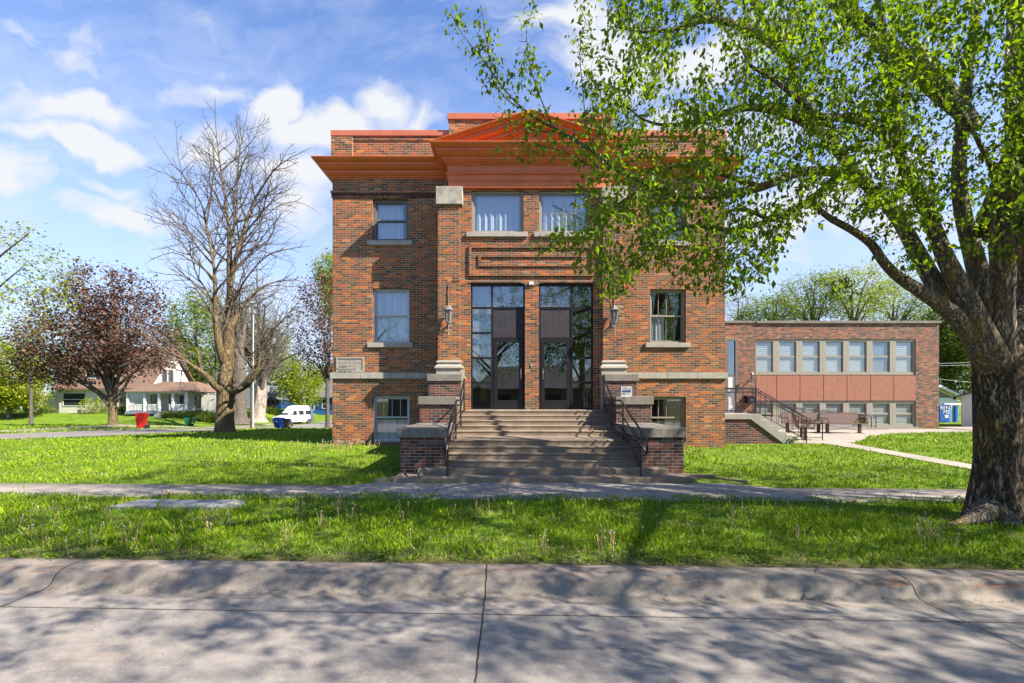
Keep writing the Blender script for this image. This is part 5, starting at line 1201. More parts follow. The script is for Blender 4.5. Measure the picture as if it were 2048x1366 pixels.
# street trees outside the frame whose shade falls on the street and which the windows reflect
def off_tree(label, x, y, h, rad, seed, n=900):
    r = np.random.default_rng(seed); z0 = -.2; seeds = [[(x, y, z0, .42), (x, y, z0+1.2, .33), (x+.2, y, z0+h*.35, .28), (x, y+.3, z0+h*.7, .12), (x, y, z0+h*.9, .03)]]
    for k in range(7):
        t = r.uniform(0, 2*pi); q = rad*r.uniform(.5, .85); zs = z0+h*r.uniform(.3, .55)
        seeds.append([(x+.1, y, zs, .13), (x+cos(t)*q*.5, y+sin(t)*q*.5, zs+h*.17, .09), (x+cos(t)*q, y+sin(t)*q, zs+h*.27, .02)])
    A = ellip(r, n, (x, y, z0+h*.62), (rad, rad, h*.36), .3)
    tree('maple_tree', label, 'tree', seeds, A, dict(step=.45, infl=rad, kill=.6, iters=50, droop=.05, jit=.3, tipr=.008, pw=2.2, seed=seed, ridge=.04, maxn=5000), M['bark_limb'], (LM['maple'], 7, .16, .22, .03, .5, .5), 'street maples beyond the frame', split=False, scale=.5)
off_tree('leafy street maple standing behind the camera on the right', 12.2, -4.6, 11.5, 5.6, 41, 1100)
off_tree('leafy street maple outside the frame beyond the big maple', 17.5, 4.5, 12.5, 5.2, 42, 1000)
off_tree('leafy maple behind the camera, to its left', -14, -13, 12, 5.5, 43, 800)
off_tree('leafy maple across the street, straight behind the camera', -1.5, -15, 12, 5.5, 44, 800)
off_tree('leafy maple across the street, to the right behind the camera', 7.5, -17, 13, 5.5, 45, 800)
# ---------------------------------------------------------------- low brick wing on the right
YA = 27.2; ax0, ax1, zt = 8.2, X(1878, YA), Z(641.5, YA)
an = thing('brick_annex', 'low flat-roofed brick wing with two rows of windows and pink panels', 'building', (18, YA, .2))
CBo = CB
def A(px): return X(px, YA)
def Az(py): return Z(py, YA)
wx = [1511.5, 1553, 1599.5, 1646.5, 1693.5, 1740.5, 1787, 1831.5]
b = CB()
wall_face(b, ax0, ax1, .0, zt-.06, YA, [(A(1511.5), A(1831.5), Az(856), Az(678)), (A(1452.5), A(1475), Az(842), Az(677))], .35)
b.quad((ax1, YA, 0), (ax1, YA+20, 0), (ax1, YA+20, zt-.06), (ax1, YA, zt-.06)); b.quad((ax0, YA+20, 0), (ax0, YA, 0), (ax0, YA, zt-.06), (ax0, YA+20, zt-.06))
b.quad((ax0, YA, zt-.08), (ax1, YA, zt-.08), (ax1, YA+20, zt-.08), (ax0, YA+20, zt-.08)); b.quad((ax1, YA+20, 0), (ax0, YA+20, 0), (ax0, YA+20, zt-.06), (ax1, YA+20, zt-.06))
b.box(A(1511.5)-.01, A(1831.5)+.01, YA+.36, YA+.4, .2, Az(676))
b.build('wall', M['brick_annex'], an)
b = CB(); b.box(ax0-.05, A(1511.3), YA-.06, YA+.3, zt-.13, zt); b.box(A(1511.7), ax1+.06, YA-.10, YA+.3, zt-.15, zt-.01); b.box(ax1-.25, ax1+.06, YA+.3, YA+20, zt-.15, zt-.01)
b.build('coping', M['cap'], an)
b = CB(); b.box(A(1511.5)-.1, A(1834), YA-.10, YA+.02, .0, Az(854)+.0); b.build('footing', M['pale_conc'], an)
def annex_win(i, p0, p1, t0, t1, lower):
    x0, x1, z0, z1 = A(p0), A(p1), Az(t1), Az(t0); f = .17 if i else .05; g = CB()
    xi0 = x0+(f if i else .03); xi1 = x1-.17 if i < 6 else x1-.10
    g.box(x0+.003, xi0, YA+.05, YA+.20, z0, z1); g.box(xi1, x1-.003, YA+.05, YA+.20, z0, z1)
    g.box(xi0, xi1, YA+.05, YA+.20, z1-.13 if not lower else z1-.14, z1); g.box(xi0, xi1, YA+.05, YA+.20, z0, z0+.14)
    zm = z0+(z1-z0)*.51; g.box(xi0, xi1, YA+.09, YA+.17, zm-.05, zm+.05)
    ringframe(g, xi0, xi1, z0+.14, z1-.13, YA+.115, .05, .03)
    w_ = g.build('window', M['frame_t'], an)
    g = CB(); g.quad((xi0+.03, YA+.125, z0+.16), (xi1-.03, YA+.125, z0+.16), (xi1-.03, YA+.125, z1-.15), (xi0+.03, YA+.125, z1-.15)); g.build('pane', M['glass_a'], w_)
    g = CB(); r = np.random.default_rng(i+10*lower)
    full = r.random() < .75 or not lower
    n = 16; za = z0+.1 if full else zm
    for k in range(n):
        a = za+(z1-za-.12)*k/n; g.quad((xi0, YA+.16, a), (xi1, YA+.16, a), (xi1, YA+.185, a+(z1-za-.12)/n), (xi0, YA+.185, a+(z1-za-.12)/n))
    g.build('blind', M['blind'] if not (i == 5 and not lower) else M['greysid'], w_)
for i in range(7):
    annex_win(i, wx[i], wx[i+1], 678, 749.5, 0); annex_win(i, wx[i], wx[i+1], 802, 854, 1)
    b = CB(); b.box(A(wx[i])+.012, A(wx[i+1])-.012, YA-.015, YA+.3, Az(801.5), Az(751)); b.build('panel', M['pink'], an, bevel=.01)
b = CB(); ringframe(b, A(1452.5), A(1475), Az(842), Az(677), YA+.05, .12, .05); b.box(A(1454), A(1474), YA+.03, YA+.1, Az(752), Az(748)); dr = b.build('side_entrance', M['frame_d'], an)
b = CB(); b.quad((A(1453), YA+.08, Az(749)), (A(1474), YA+.08, Az(749)), (A(1474), YA+.08, Az(679)), (A(1453), YA+.08, Az(679))); b.build('pane', M['glass_d'], dr)
b = CB(); b.box(A(1453.5), A(1473.5), YA+.06, YA+.1, Az(840), Az(751)); b.box(A(1453.5), A(1473.5), YA+.055, YA+.06, Az(771.5), Az(770)); b.build('panel', M['white'], dr)
b = CB(); b.box(A(1452), A(1510), YA+.3, YA+.34, .2, Az(676)); b.build('lobby_wall', M['dark'], an)
l = thing('wall_lamp', 'silver lantern on the low brick wing beside its side door', 'wall lamp', (A(1498), YA, Az(752)))
x, y = A(1498), YA-.35; z = Az(750)
b = CB(); b.lathe(x, y, [(.02, z+.14), (.12, z+.02), (.12, z-.01)], 6); b.build('roof', M['lampmetal'], l)
b = CB(); b.lathe(x, y, [(.10, z-.01), (.05, z-.30)], 6); b.build('lantern_glass', M['lampglass'], l)
b = CB(); b.lathe(x, y, [(.05, z-.30), (.02, z-.38), (.02, z-.85)], 6); b.tube([(x, y, z-.35), (x, YA, z-.32)], .02, 6); b.build('bracket', M['lampmetal'], l)
mb_ = thing('mailbox', 'dark mailbox on the brick wall beside the side door', 'mailbox', (A(1497), YA, Az(800)))
b = CB(); b.box(A(1489), A(1504.5), YA-.40, YA-.003, Az(806), Az(794)); b.prism([(YA-.42, Az(794)), (YA-.003, Az(794)), (YA-.003, Az(790.5))], 'x', A(1488.5), A(1505)); b.build('box', M['bronze'], mb_)
b = CB(); b.box(A(1494), A(1500), YA-.415, YA-.40, Az(802), Az(798)); b.build('flap', M['steel'], mb_)

# ---------------------------------------------------------------- side stoop with its rails, ramp rails, benches
sp = thing('side_stoop', 'brick stoop with pale concrete landing and steps going down to the right', 'steps', (9, 18.4, .2))
Y0, Y1 = 17.6, 19.3; zl = Z(828, Y0); lx = 7.49
xs = [X(p, Y0) for p in (1521.5, 1538.5, 1555, 1572)]; rz = (zl-.22)/5
prof = [(lx, zl), (xs[0], zl)]
z = zl
for i in range(4):
    z -= rz; prof.append((xs[i], z)); 
    if i < 3: prof.append((xs[i+1], z))
prof += [(xs[3]+.30, z), (xs[3]+.30, z-rz), (xs[3]-.12, z-rz+.0), (X(1500, Y0), zl-.20), (lx, zl-.20)]
b = CB(); b.prism(prof, 'y', Y0-.06, Y0+.18); b.build('stringer', M['pale_conc'], sp, bevel=.008)
b = CB(); b.prism([(lx, zl-.01), (xs[0], zl-.01), (xs[0], .1), (lx, .1)], 'y', Y0+.19, Y1)
for i in range(3): b.box(xs[i]-.001, xs[i+1], Y0+.19, Y1, .1, zl-rz*(i+1))
b.box(xs[3]-.001, xs[3]+.3, Y0+.19, Y1, .1, zl-rz*4)
b.build('treads', M['pale_conc'], sp)
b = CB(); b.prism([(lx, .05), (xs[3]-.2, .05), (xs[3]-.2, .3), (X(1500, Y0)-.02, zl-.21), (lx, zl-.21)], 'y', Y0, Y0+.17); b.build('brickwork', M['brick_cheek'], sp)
def iron_rail(name, label, pts, hgt_, nb, loop=False, Yr=None):
    """top and bottom rail with posts; pts = (x, y, z of the walking surface)"""
    o = thing(name, label, 'railing', (pts[0][0], pts[0][1], pts[0][2])); tp = [(x, y, z+hgt_) for x, y, z in pts]; lw = [(x, y, z+.10) for x, y, z in pts]
    b = CB(); b.tube(tp, .020, 6); b.tube([(x, y, z-.14) for x, y, z in tp], .012, 6)
    if loop: x, y, z = tp[-1]; b.tube([(x, y, z), (x+.16, y, z-.04), (x+.17, y, z-.2), (x, y, z-.3)], .016, 6)
    b.build('top_rail', M['rail'], o); b = CB(); b.tube(lw, .012, 6); b.build('bottom_rail', M['rail'], o)
    b = CB(); L_ = [0]
    for a, c in zip(pts[:-1], pts[1:]): L_.append(L_[-1]+math.dist(a, c))
    for k in range(nb):
        s_ = L_[-1]*(k+.5)/nb; q = [np.interp(s_, L_, [p[i] for p in pts]) for i in range(3)]; b.tube([(q[0], q[1], q[2]+.10), (q[0], q[1], q[2]+hgt_)], .008, 5)
    if nb: b.build('balusters', M['rail'], o)
    for p in pts: g = CB(); g.tube([(p[0], p[1], p[2]-.02), (p[0], p[1], p[2]+hgt_)], .022, 6); g.build('post', M['rail'], o)
    return o
yf = Y0+.06
iron_rail('iron_railing', 'black iron railing along the front of the side stoop and down its steps', [(7.62, yf, zl), (X(1512, yf), yf, zl), (X(1613, yf), yf, .22)], .98, 17, True)
iron_rail('iron_railing', 'black iron railing along the back of the side stoop', [(7.7, Y1-.1, zl), (X(1506, Y1-.1), Y1-.1, zl), (X(1604, Y1-.1), Y1-.1, .24)], .98, 15, True)
yr = 20.6
iron_rail('pipe_railing', 'short pipe railing with rounded end between the stoop and the benches', [(X(1608, 18.9), 18.9, .236), (X(1645, 18.9), 18.9, .236)], .80, 0, False)
iron_rail('pipe_railing', 'long sloping pipe railing of the ramp below the lower windows', [(A(1509)*25.6/YA, 25.6, .98), (A(1570)*25.6/YA, 25.6, .74), (A(1630)*25.6/YA, 25.6, .55), (A(1690)*25.6/YA, 25.6, .38), (A(1743)*25.6/YA, 25.6, .25)], .72, 0)
iron_rail('pipe_railing', 'second ramp railing, nearer the brick wall of the low wing', [(A(1515), 26.95, .98), (A(1600), 26.95, .66), (A(1700), 26.95, .36), (A(1745), 26.95, .25)], .72, 0)
b = MB(); b.prism([(A(1452), .2), (A(1745), .2), (A(1512), .95), (A(1452), .95)], 'y', 25.5, 27.08); tag(b.build('ramp', M['pale_conc']), 'pale concrete wheelchair ramp along the low brick wing', 'ramp')
def bench(name, label, loc, rz):
    o = thing(name, label, 'bench', loc, rz, 'brown metal benches on the patio')
    b = MB(); b.box(-1.0, 1.0, -.30, .24, .47, .50); b.tube([(-1.0, -.3, .475), (1.0, -.3, .475)], .022, 6); b.build('seat', M['benchm'], o)
    b = MB(); b.prism([(.22, .50), (.25, .50), (.36, .98), (.33, .98)], 'x', -.95, .95); b.tube([(-.97, .345, .98), (.97, .345, .98)], .024, 6); b.build('backrest', M['benchm'], o)
    for s_ in (-1, 1):
        b = MB(); b.box(s_*.82-.06, s_*.82+.06, -.05, .05, 0, .47); b.box(s_*.82-.06, s_*.82+.06, -.24, .22, 0.0, .02); b.build('leg', M['benchm'], o)
        b = MB(); b.tube([(s_*.97, .28, .72), (s_*.97, -.12, .74), (s_*.97, -.28, .70), (s_*.97, -.33, .60), (s_*.97, -.28, .48)], .022, 7); b.build('arm', M['benchm'], o)
    b = MB(); b.tube([(-.8, 0, .12), (.8, 0, .40)], .008, 4); b.tube([(-.8, 0, .40), (.8, 0, .12)], .008, 4); b.build('brace', M['benchm'], o)
    return o
bn = bench('park_bench', 'brown metal bench under the lower windows, facing the street', (X(1687, 22.9), 22.9, .236), R(2))
def place_bench(lb, loc, rz): c = copy_tree(bn); c.location = loc; c.rotation_euler = (0, 0, rz); c['label'] = lb
place_bench('brown metal bench seen side-on beside the stoop steps', (X(1606, 19.8), 19.8, .236), R(62))
place_bench('brown metal bench behind the ramp railing near the stoop', (X(1606, 23.4), 23.4, .236), R(4))

# ---------------------------------------------------------------- right background
gr = thing('garage', 'pale garage with low gabled roof behind the low wing', 'garage', (44.5, 50, .1)); Yg = 48
def G(px, Y=Yg): return X(px, Y)
xa, xb, za, zb, zc = G(1835), G(1915), .1, Z(796, Yg), Z(776, Yg)
xc = G(1872)
b = CB(); b.add([(xa, Yg, za), (xb, Yg, za), (xb, Yg, zb), (xc, Yg, zc), (xa, Yg, zb)], [(0, 1, 2, 3, 4)]); b.quad((xb, Yg, za), (xb, Yg+8, za), (xb, Yg+8, zb), (xb, Yg, zb)); b.build('wall', M['white'], gr)
b = CB()
for s_, (p0, p1) in enumerate((((xa-.4, zb-.15), (xc, zc+.1)), ((xc, zc+.1), (xb+.5, zb-.2)))):
    b.prism([p0, p1, (p1[0], p1[1]+.22), (p0[0], p0[1]+.22)], 'y', Yg-.5, Yg+8.4)
b.build('roof', M['white'], gr)
b = CB(); b.add([(xa+.3, Yg-.01, zb+.02), (xb-.4, Yg-.01, zb+.02), (xc, Yg-.01, zc-.12)], [(0, 1, 2)]); b.build('gable', M['cap'], gr)
b = CB(); b.box(G(1907), G(1909), Yg-.2, Yg, Z(797, Yg)-.1, Z(796, Yg)+.1); b.build('lamp', M['bronze'], gr)
Ys = 29.8; sh = thing('white_shed', 'white sided shed half hidden by the maple trunk', 'shed', (X(1926, 29.8), 29.8, .2))
xa, xb = X(1926, Ys), X(2010, Ys); xc = (xa+xb)/2; za, zb, zc = .18, Z(792, Ys), Z(776, Ys)
b = CB(); b.add([(xa, Ys, za), (xb, Ys, za), (xb, Ys, zb), (xc, Ys, zc), (xa, Ys, zb)], [(0, 1, 2, 3, 4)]); b.quad((xa, Ys+4, za), (xa, Ys, za), (xa, Ys, zb), (xa, Ys+4, zb))
for k in range(1, 12): zz = za+k*.2; b.box(xa+.1, xb-.1, Ys-.012, Ys, zz, zz+.015)
b.box(xa-.01, xa+.12, Ys-.02, Ys+.1, za, zb); b.build('wall', M['white'], sh)
b = CB(); b.prism([(xa-.2, zb-.05), (xc, zc+.05), (xc, zc+.17), (xa-.2, zb+.07)], 'y', Ys-.2, Ys+4.2); b.prism([(xc, zc+.05), (xb+.2, zb-.05), (xb+.2, zb+.07), (xc, zc+.17)], 'y', Ys-.2, Ys+4.2); b.build('roof', M['shingle_g'], sh)
sh.rotation_euler = (0, 0, R(-43))
Yd = 35.5; dm = thing('dumpster', 'bright blue roll-off dumpster with white rental lettering beyond the low wing', 'dumpster', (X(1893, Yd), Yd, .15))
zt_, zb_ = Z(810, Yd), Z(846.5, Yd); x0, x1, x2 = X(1872, Yd), X(1898.5, Yd), X(1930, Yd)
b = CB(); b.box(x0, x1, Yd, Yd+2.2, zb_, zt_); b.box(x0-.05, x1+.03, Yd-.05, Yd+.02, zt_-.10, zt_+.03); b.prism([(x0+.25, zb_+.1), (x0+.75, zb_+.1), (x0+.45, zt_-.1), (x0+.25, zt_-.1)], 'y', Yd-.05, Yd+.01); b.build('body', M['skyblue'], dm)
b = CB(); b.box(x1+.02, x2, Yd+.5, Yd+2.2, zb_+.08, zt_+.02)
b.build('side_wall', M['paleblue'], dm)
for k in range(3):
    xx = x1+.25+k*.62; b = CB(); b.box(xx, xx+.17, Yd+.42, Yd+.5, zb_+.08, zt_+.04); b.build('rib', M['skyblue'], dm)
b = CB(); b.box(x1+.0, x2+.1, Yd+.40, Yd+.52, zt_-.02, zt_+.14); b.build('rim', M['white'], dm)
for s_, zz in (('RENT', .62), ('ME', .32)):
    text_obj('lettering', s_, .40, (X(1891, Yd)-X(1893, Yd)+.02, -.06, zt_-.15-.0-(.12 if s_ == 'RENT' else .44)-.10), (R(90), 0, 0), M['white'], dm, .004)
b = CB(); b.box(X(1889, Yd), X(1896, Yd), Yd-.03, Yd+.01, Z(836, Yd), Z(829.5, Yd)); b.build('placard', M['white'], dm)
for i, (z1, z2) in enumerate(((727, 721), (731, 727), (757, 767))):
    b = MB(); pts = []
    for k in range(9):
        f = k/8; Yk = 40+i*.4; pts.append((X(1872+f*110, Yk), Yk, Z(z1+(z2-z1)*f+6*f*(1-f), Yk)))
    b.tube(pts, .016, 4); tag(b.build('power_line', M['steel']), ['upper', 'middle', 'lowest'][i]+' overhead wire beside the right end of the low wing', 'wire')

# ---------------------------------------------------------------- left background: bins, pole, van
def bin_(name, label, loc, rz, body, lidm, open_=False):
    o = thing(name, label, 'wheelie bin', loc, rz); b = MB()
    V = [(-.25, -.27, .06), (.25, -.27, .06), (.25, .24, .06), (-.25, .24, .06), (-.33, -.36, 1.08), (.33, -.36, 1.08), (.33, .34, 1.08), (-.33, .34, 1.08)]
    b.add(V, [(0, 3, 2, 1), (0, 1, 5, 4), (1, 2, 6, 5), (2, 3, 7, 6), (3, 0, 4, 7), (4, 5, 6, 7)]); b.box(-.35, .35, -.38, .36, 1.02, 1.08); b.box(-.29, .29, -.345, -.33, .55, .62); b.build('body', body, o, bevel=.02)
    b = MB()
    if open_: b.prism([(.36, 1.05), (.42, 1.07), (.62, .35), (.56, .32)], 'x', -.33, .33)
    else: b.prism([(-.42, 1.08), (-.42, 1.12), (-.2, 1.20), (.25, 1.20), (.42, 1.12), (.42, 1.08)], 'x', -.36, .36)
    b.build('lid', lidm, o, bevel=.015)
    b = MB(); b.tube([(-.25, .42, .98), (.25, .42, .98)], .022, 6); b.tube([(-.25, .34, .98), (-.25, .42, .98)], .02, 6); b.tube([(.25, .34, .98), (.25, .42, .98)], .02, 6); b.build('handle', lidm, o)
    for s_ in (-1, 1): b = MB(); b.lathe(.30, .14, [(.14, s_*.34-.035), (.14, s_*.34+.035)], 16, ax='x') if 0 else b.tube([(s_*.34-.035, .30, .14), (s_*.34+.035, .30, .14)], .14, 16); b.build('wheel', M['tyre'], o)
    b = MB(); b.box(-.12, .12, -.352, -.338, .80, .90); b.build('sticker', M['white'], o)
    return o
bin_('wheelie_bin', 'red wheelie bin leaning at the side street kerb under the purple maple', (X(284, 35.2), 35.2, float(hgt(X(284, 35.2), 35.2))+.03), R(-62), M['bin_red'], M['bin_red'])
bin_('wheelie_bin', 'green recycling bin with open lid by the cream house driveway', (X(377, 55), 55, float(hgt(X(377, 55), 55))+.0), R(-75), M['bin_green'], M['bin_green'], True)
bin_('wheelie_bin', 'blue recycling bin on the near kerb in front of the white van', (X(558, 43.5), 43.5, Z(860.5, 43.5)), R(-12), M['bin_blue'], M['bin_blue'])
bin_('wheelie_bin', 'black bin right behind the blue recycling bin', (X(571, 43.9), 43.9, Z(860, 43.9)), R(-80), M['bin_black'], M['bin_black'], True)
up = thing('utility_pole', 'tall weathered wooden utility pole with white conduit, beside the side street', 'utility pole', (X(504, 37), 37, Z(861.5, 37)))
x = X(503.5, 37); b = CB(); b.tube([(x, 37, Z(864, 37)), (x+.02, 37, Z(740, 37)), (x+.06, 37, Z(612, 37))], [.125, .11, .09], 12); b.build('pole', M['wood_pole'], up)
b = CB(); b.tube([(x+.14, 36.93, Z(862, 37)), (x+.155, 36.93, Z(690, 37)), (x+.16, 36.93, Z(630, 37))], .045, 8); b.build('conduit', M['white'], up)

vn = thing('white_van', 'white high-topped conversion van parked on the side street behind the blue bin', 'van', (X(588, 64), 64, -1.46), R(-24)); vn.scale = (.9, .9, .95)
# local axes: front towards -y, x across
H1, Wd, Ln = 2.45, 1.08, 2.75
def vsec(y, pts): return [(px_, y, pz) for px_, pz in pts]
def body_ring(y, zb, zs, ws, zr, wr): return [(-Wd, y, zb), (Wd, y, zb), (Wd*1.02, y, zs*.6), (ws, y, zs), (wr, y, zr-.14), (wr*.72, y, zr), (-wr*.72, y, zr), (-wr, y, zr-.14), (-ws, y, zs), (-Wd*1.02, y, zs*.6)]
rings = [body_ring(-2.95, .42, .98, 1.0, 1.02, .92), body_ring(-2.85, .36, 1.10, 1.02, 1.16, .96), body_ring(-1.95, .36, 1.28, 1.05, 1.36, 1.0), body_ring(-1.88, .36, 1.30, 1.06, 1.40, 1.0), body_ring(-1.05, .36, 1.35, 1.06, 2.20, .86), body_ring(-.55, .36, 1.35, 1.06, 2.62, .84), body_ring(.2, .36, 1.35, 1.06, 2.72, .86), body_ring(2.1, .36, 1.35, 1.06, 2.68, .86), body_ring(2.7, .36, 1.35, 1.06, 2.30, .86), body_ring(2.85, .40, 1.32, 1.04, 1.9, .9)]
b = MB(); k = 10; b.add([p for r_ in rings for p in r_], [(i*k+j, i*k+(j+1) % k, (i+1)*k+(j+1) % k, (i+1)*k+j) for i in range(len(rings)-1) for j in range(k)]+[tuple(range(k-1, -1, -1)), tuple((len(rings)-1)*k+j for j in range(k))])
o_ = b.build('body', M['van'], vn, smooth=True); md = o_.modifiers.new('bevel', 'BEVEL'); md.width = .05; md.segments = 2
b = MB(); b.quad((-.86, -1.90, 1.40), (.86, -1.90, 1.40), (.76, -1.12, 2.10), (-.76, -1.12, 2.10)); b.build('windscreen', M['vanglass'], vn)
for s_ in (-1, 1):
    for (ya, yb_, sl_) in ((-1.05, -.35, .35), (.0, .95, 0), (1.25, 2.25, 0)):
        b = MB(); b.quad((s_*1.075, ya-sl_*.4, 1.36), (s_*1.075, yb_, 1.36), (s_*.97, yb_, 1.98), (s_*.97, ya+sl_*.4, 1.98)); b.build('window', M['vanglass'], vn)
    for yy_ in (-1.75, 1.85):
        b = MB(); b.tube([(s_*1.10, yy_, .38), (s_*.84, yy_, .38)], .38, 20); wh = b.build('wheel', M['tyre'], vn); b = MB(); b.tube([(s_*1.115, yy_, .38), (s_*1.09, yy_, .38)], .23, 16); b.build('rim', M['chrome'], wh)
    b = MB(); b.box(s_*.86-.16, s_*.86+.16, -2.99, -2.93, .80, .96); b.build('headlight', M['lampglass'], vn); b = MB(); b.box(s_*.98-.05, s_*.98+.05, -2.985, -2.92, .72, .98); b.build('indicator', M['amber'], vn)
    b = MB(); b.box(s_*1.14-.09, s_*1.14+.09, -1.5, -1.42, 1.34, 1.58); b.build('mirror', M['bin_black'], vn)
b = MB(); b.box(-.66, .66, -2.98, -2.93, .70, .98); b.build('grille', M['bin_black'], vn); b = MB(); b.box(-1.06, 1.06, -3.08, -2.90, .40, .58); b.build('bumper', M['chrome'], vn)

# ---------------------------------------------------------------- houses beyond the side street
def hip(b, x0, x1, y0, y1, z, h, ins, ov=.4, ridge='x'):
    x0 -= ov; x1 += ov; y0 -= ov; y1 += ov; ym = (y0+y1)/2
    V = [(x0, y0, z), (x1, y0, z), (x1, y1, z), (x0, y1, z), (x0+ins, ym, z+h), (x1-ins, ym, z+h)]
    b.add(V, [(0, 1, 5, 4), (1, 2, 5), (2, 3, 4, 5), (3, 0, 4), (3, 2, 1, 0)])
def hwin(par, x0, x1, y, z0, z1, fr, face='y', mull=True):
    b = MB(); t_ = .09
    if face == 'y':
        ringframe(b, x0, x1, z0, z1, y, t_, .06)
        if mull: b.box(x0+t_, x1-t_, y-.04, y, (z0+z1)/2-.04, (z0+z1)/2+.04)
    else:
        for a, c, d, e in ((x0, x1, z1-t_, z1), (x0, x1, z0, z0+t_), (x0, x0+t_, z0+t_, z1-t_), (x1-t_, x1, z0+t_, z1-t_)): b.box(y-.02, y+.06, a, c, d, e)
    w_ = b.build('window', fr, par); g = MB()
    if face == 'y': g.quad((x0+t_, y-.015, z0+t_), (x1-t_, y-.015, z0+t_), (x1-t_, y-.015, z1-t_), (x0+t_, y-.015, z1-t_))
    else: g.quad((y+.015, x0+t_, z0+t_), (y+.015, x1-t_, z0+t_), (y+.015, x1-t_, z1-t_), (y+.015, x0+t_, z1-t_))
    g.build('pane', M['glass_far'], w_)
m, t = new_mat('lap_siding'); co = t.coord(); zz = t.sep(co)[2]; fr = t.math('FRACT', t.math('MULTIPLY', zz, 4.2))
c = t.ramp(t.noise(co, .8, 4, .6), [(.3, (.54, .52, .44)), (.7, (.66, .64, .56))]); c = t.mix(t.maprange(fr, .12, .0), c, (.22, .22, .20))
p = t.node('ShaderNodeBsdfPrincipled', {'Base Color': c, 'Roughness': .6}); t.put(p.inputs['Normal'], t.node('ShaderNodeBump', {'Strength': .8, 'Distance': .03, 'Height': fr}).outputs[0]); finish(t, p.outputs[0]); M['lap'] = m
hs = thing('cream_house', 'cream sided house with steep brown roof and white railed porch', 'house', (-46.0, 65, .0), R(0))
hz0 = .05
def HX(px, Y=66): return X(px, Y)+46.0
# local frame: origin (-46, 65, 0)
b = MB(); x0, x1 = HX(118), HX(300); b.box(x0, x1, 1, 10, -.6, 3.75)
b.box(HX(70), x0, 2.2, 9, -.6, 3.1)
b.build('wall', M['lap'], hs)
zr = 9.7; b = MB(); e0 = 3.55; xm0, xm1 = HX(118)-.4, HX(322)
b.prism([(.2, e0-.25), (5.5, zr-.25), (10.8, e0-.25), (10.8, e0), (5.5, zr), (.2, e0)], 'x', xm0, x1+.55)
b.build('roof', M['shingle'], hs)
# gable end turned to the right
b = MB(); xg0, xg1 = HX(300), HX(375); yg = .6
b.prism([(1.0, 3.5), (10.0, 3.5), (5.5, 9.1)], 'x', x1-.2, x1+.02); b.build('gable', M['siding'], hs)
for ya_ in (3.2, 4.5): hwin(hs, ya_, ya_+1.05, x1+.03, 4.3, 6.4, M['cap'], face='x')
hwin(hs, HX(240), HX(258), .99, .9, 3.1, M['redpost'], mull=False); hwin(hs, HX(126), HX(172), .99, 1.0, 2.9, M['white']); hwin(hs, HX(180), HX(206), .35, 4.9, 6.2, M['white'])
pr = MB(); pr.box(HX(296), HX(412), -3.0, .9, .0, .38); pr.build('porch_floor', M['greysid'], hs)
b = MB(); hip(b, HX(298), HX(416), -2.9, 6.0, 3.0, 1.5, 2.2, .45); b.build('porch_roof', M['shingle'], hs)
b = MB(); b.box(HX(298), HX(412), -2.9, -2.75, 2.72, 3.0); b.box(HX(300), HX(405), .75, .9, .3, 3.0); b.box(HX(410), HX(445), 0.2, 3.4, -.6, 2.6); b.build('porch_wall', M['siding'], hs)
for px in (298, 330, 357, 383, 408): g = MB(); g.box(HX(px), HX(px)+.26, -2.95, -2.69, .3, 2.75); g.build('porch_post', M['white'], hs)
for pa, pb in ((300, 330), (334, 357), (374, 383), (386, 408)):
    g = MB(); g.box(HX(pa)+.2, HX(pb), -2.86, -2.78, 1.22, 1.32); g.box(HX(pa)+.2, HX(pb), -2.86, -2.78, .48, .56); n = max(3, int((HX(pb)-HX(pa))/.2))
    for k in range(n): xx = HX(pa)+.25+(HX(pb)-HX(pa)-.3)*k/n; g.box(xx, xx+.07, -2.85, -2.79, .5, 1.25)
    g.build('porch_railing', M['white'], hs)
g = MB()
for k in range(3): g.box(HX(360), HX(373), -3.0-.3*(k+1), -3.0-.3*k, -.5, .25-.14*k)
g.build('porch_steps', M['pale_conc'], hs)
for a, c in ((305, 315), (341, 350), (362, 370), (392, 404)): hwin(hs, HX(a), HX(c), .74, .7 if a != 362 else .4, 2.5, M['cap'])
b = MB(); b.box(HX(52), HX(122), 2.0, 2.2, -.4, 2.5); b.build('wing_wall', M['lap'], hs)
b = MB(); b.box(HX(168), HX(171), -.0, .9, -.4, .5); b.build('meter_box', M['cap'], hs)
def leafball(name, label, cat, c, rad, lm, n, seed, size=.22, group=None):
    r = np.random.default_rng(seed); o = thing(name, label, cat, (c[0], c[1], c[2]), group=group); p = ellip(r, n, (0, 0, rad[2]*.8), rad, .2, .02); b = MB()
    for k in range(6): t_ = r.uniform(0, 2*pi); b.tube([(0, 0, -.05), (cos(t_)*rad[0]*.4, sin(t_)*rad[1]*.4, rad[2]*.8)], [.03, .012], 4)
    b.build('stem', M['bark_grey'], o); V, F, A_ = leaves(p, r, 3, size, .1, .1, .6); np_mesh('foliage', V, F, lm, o, attr=A_); return o
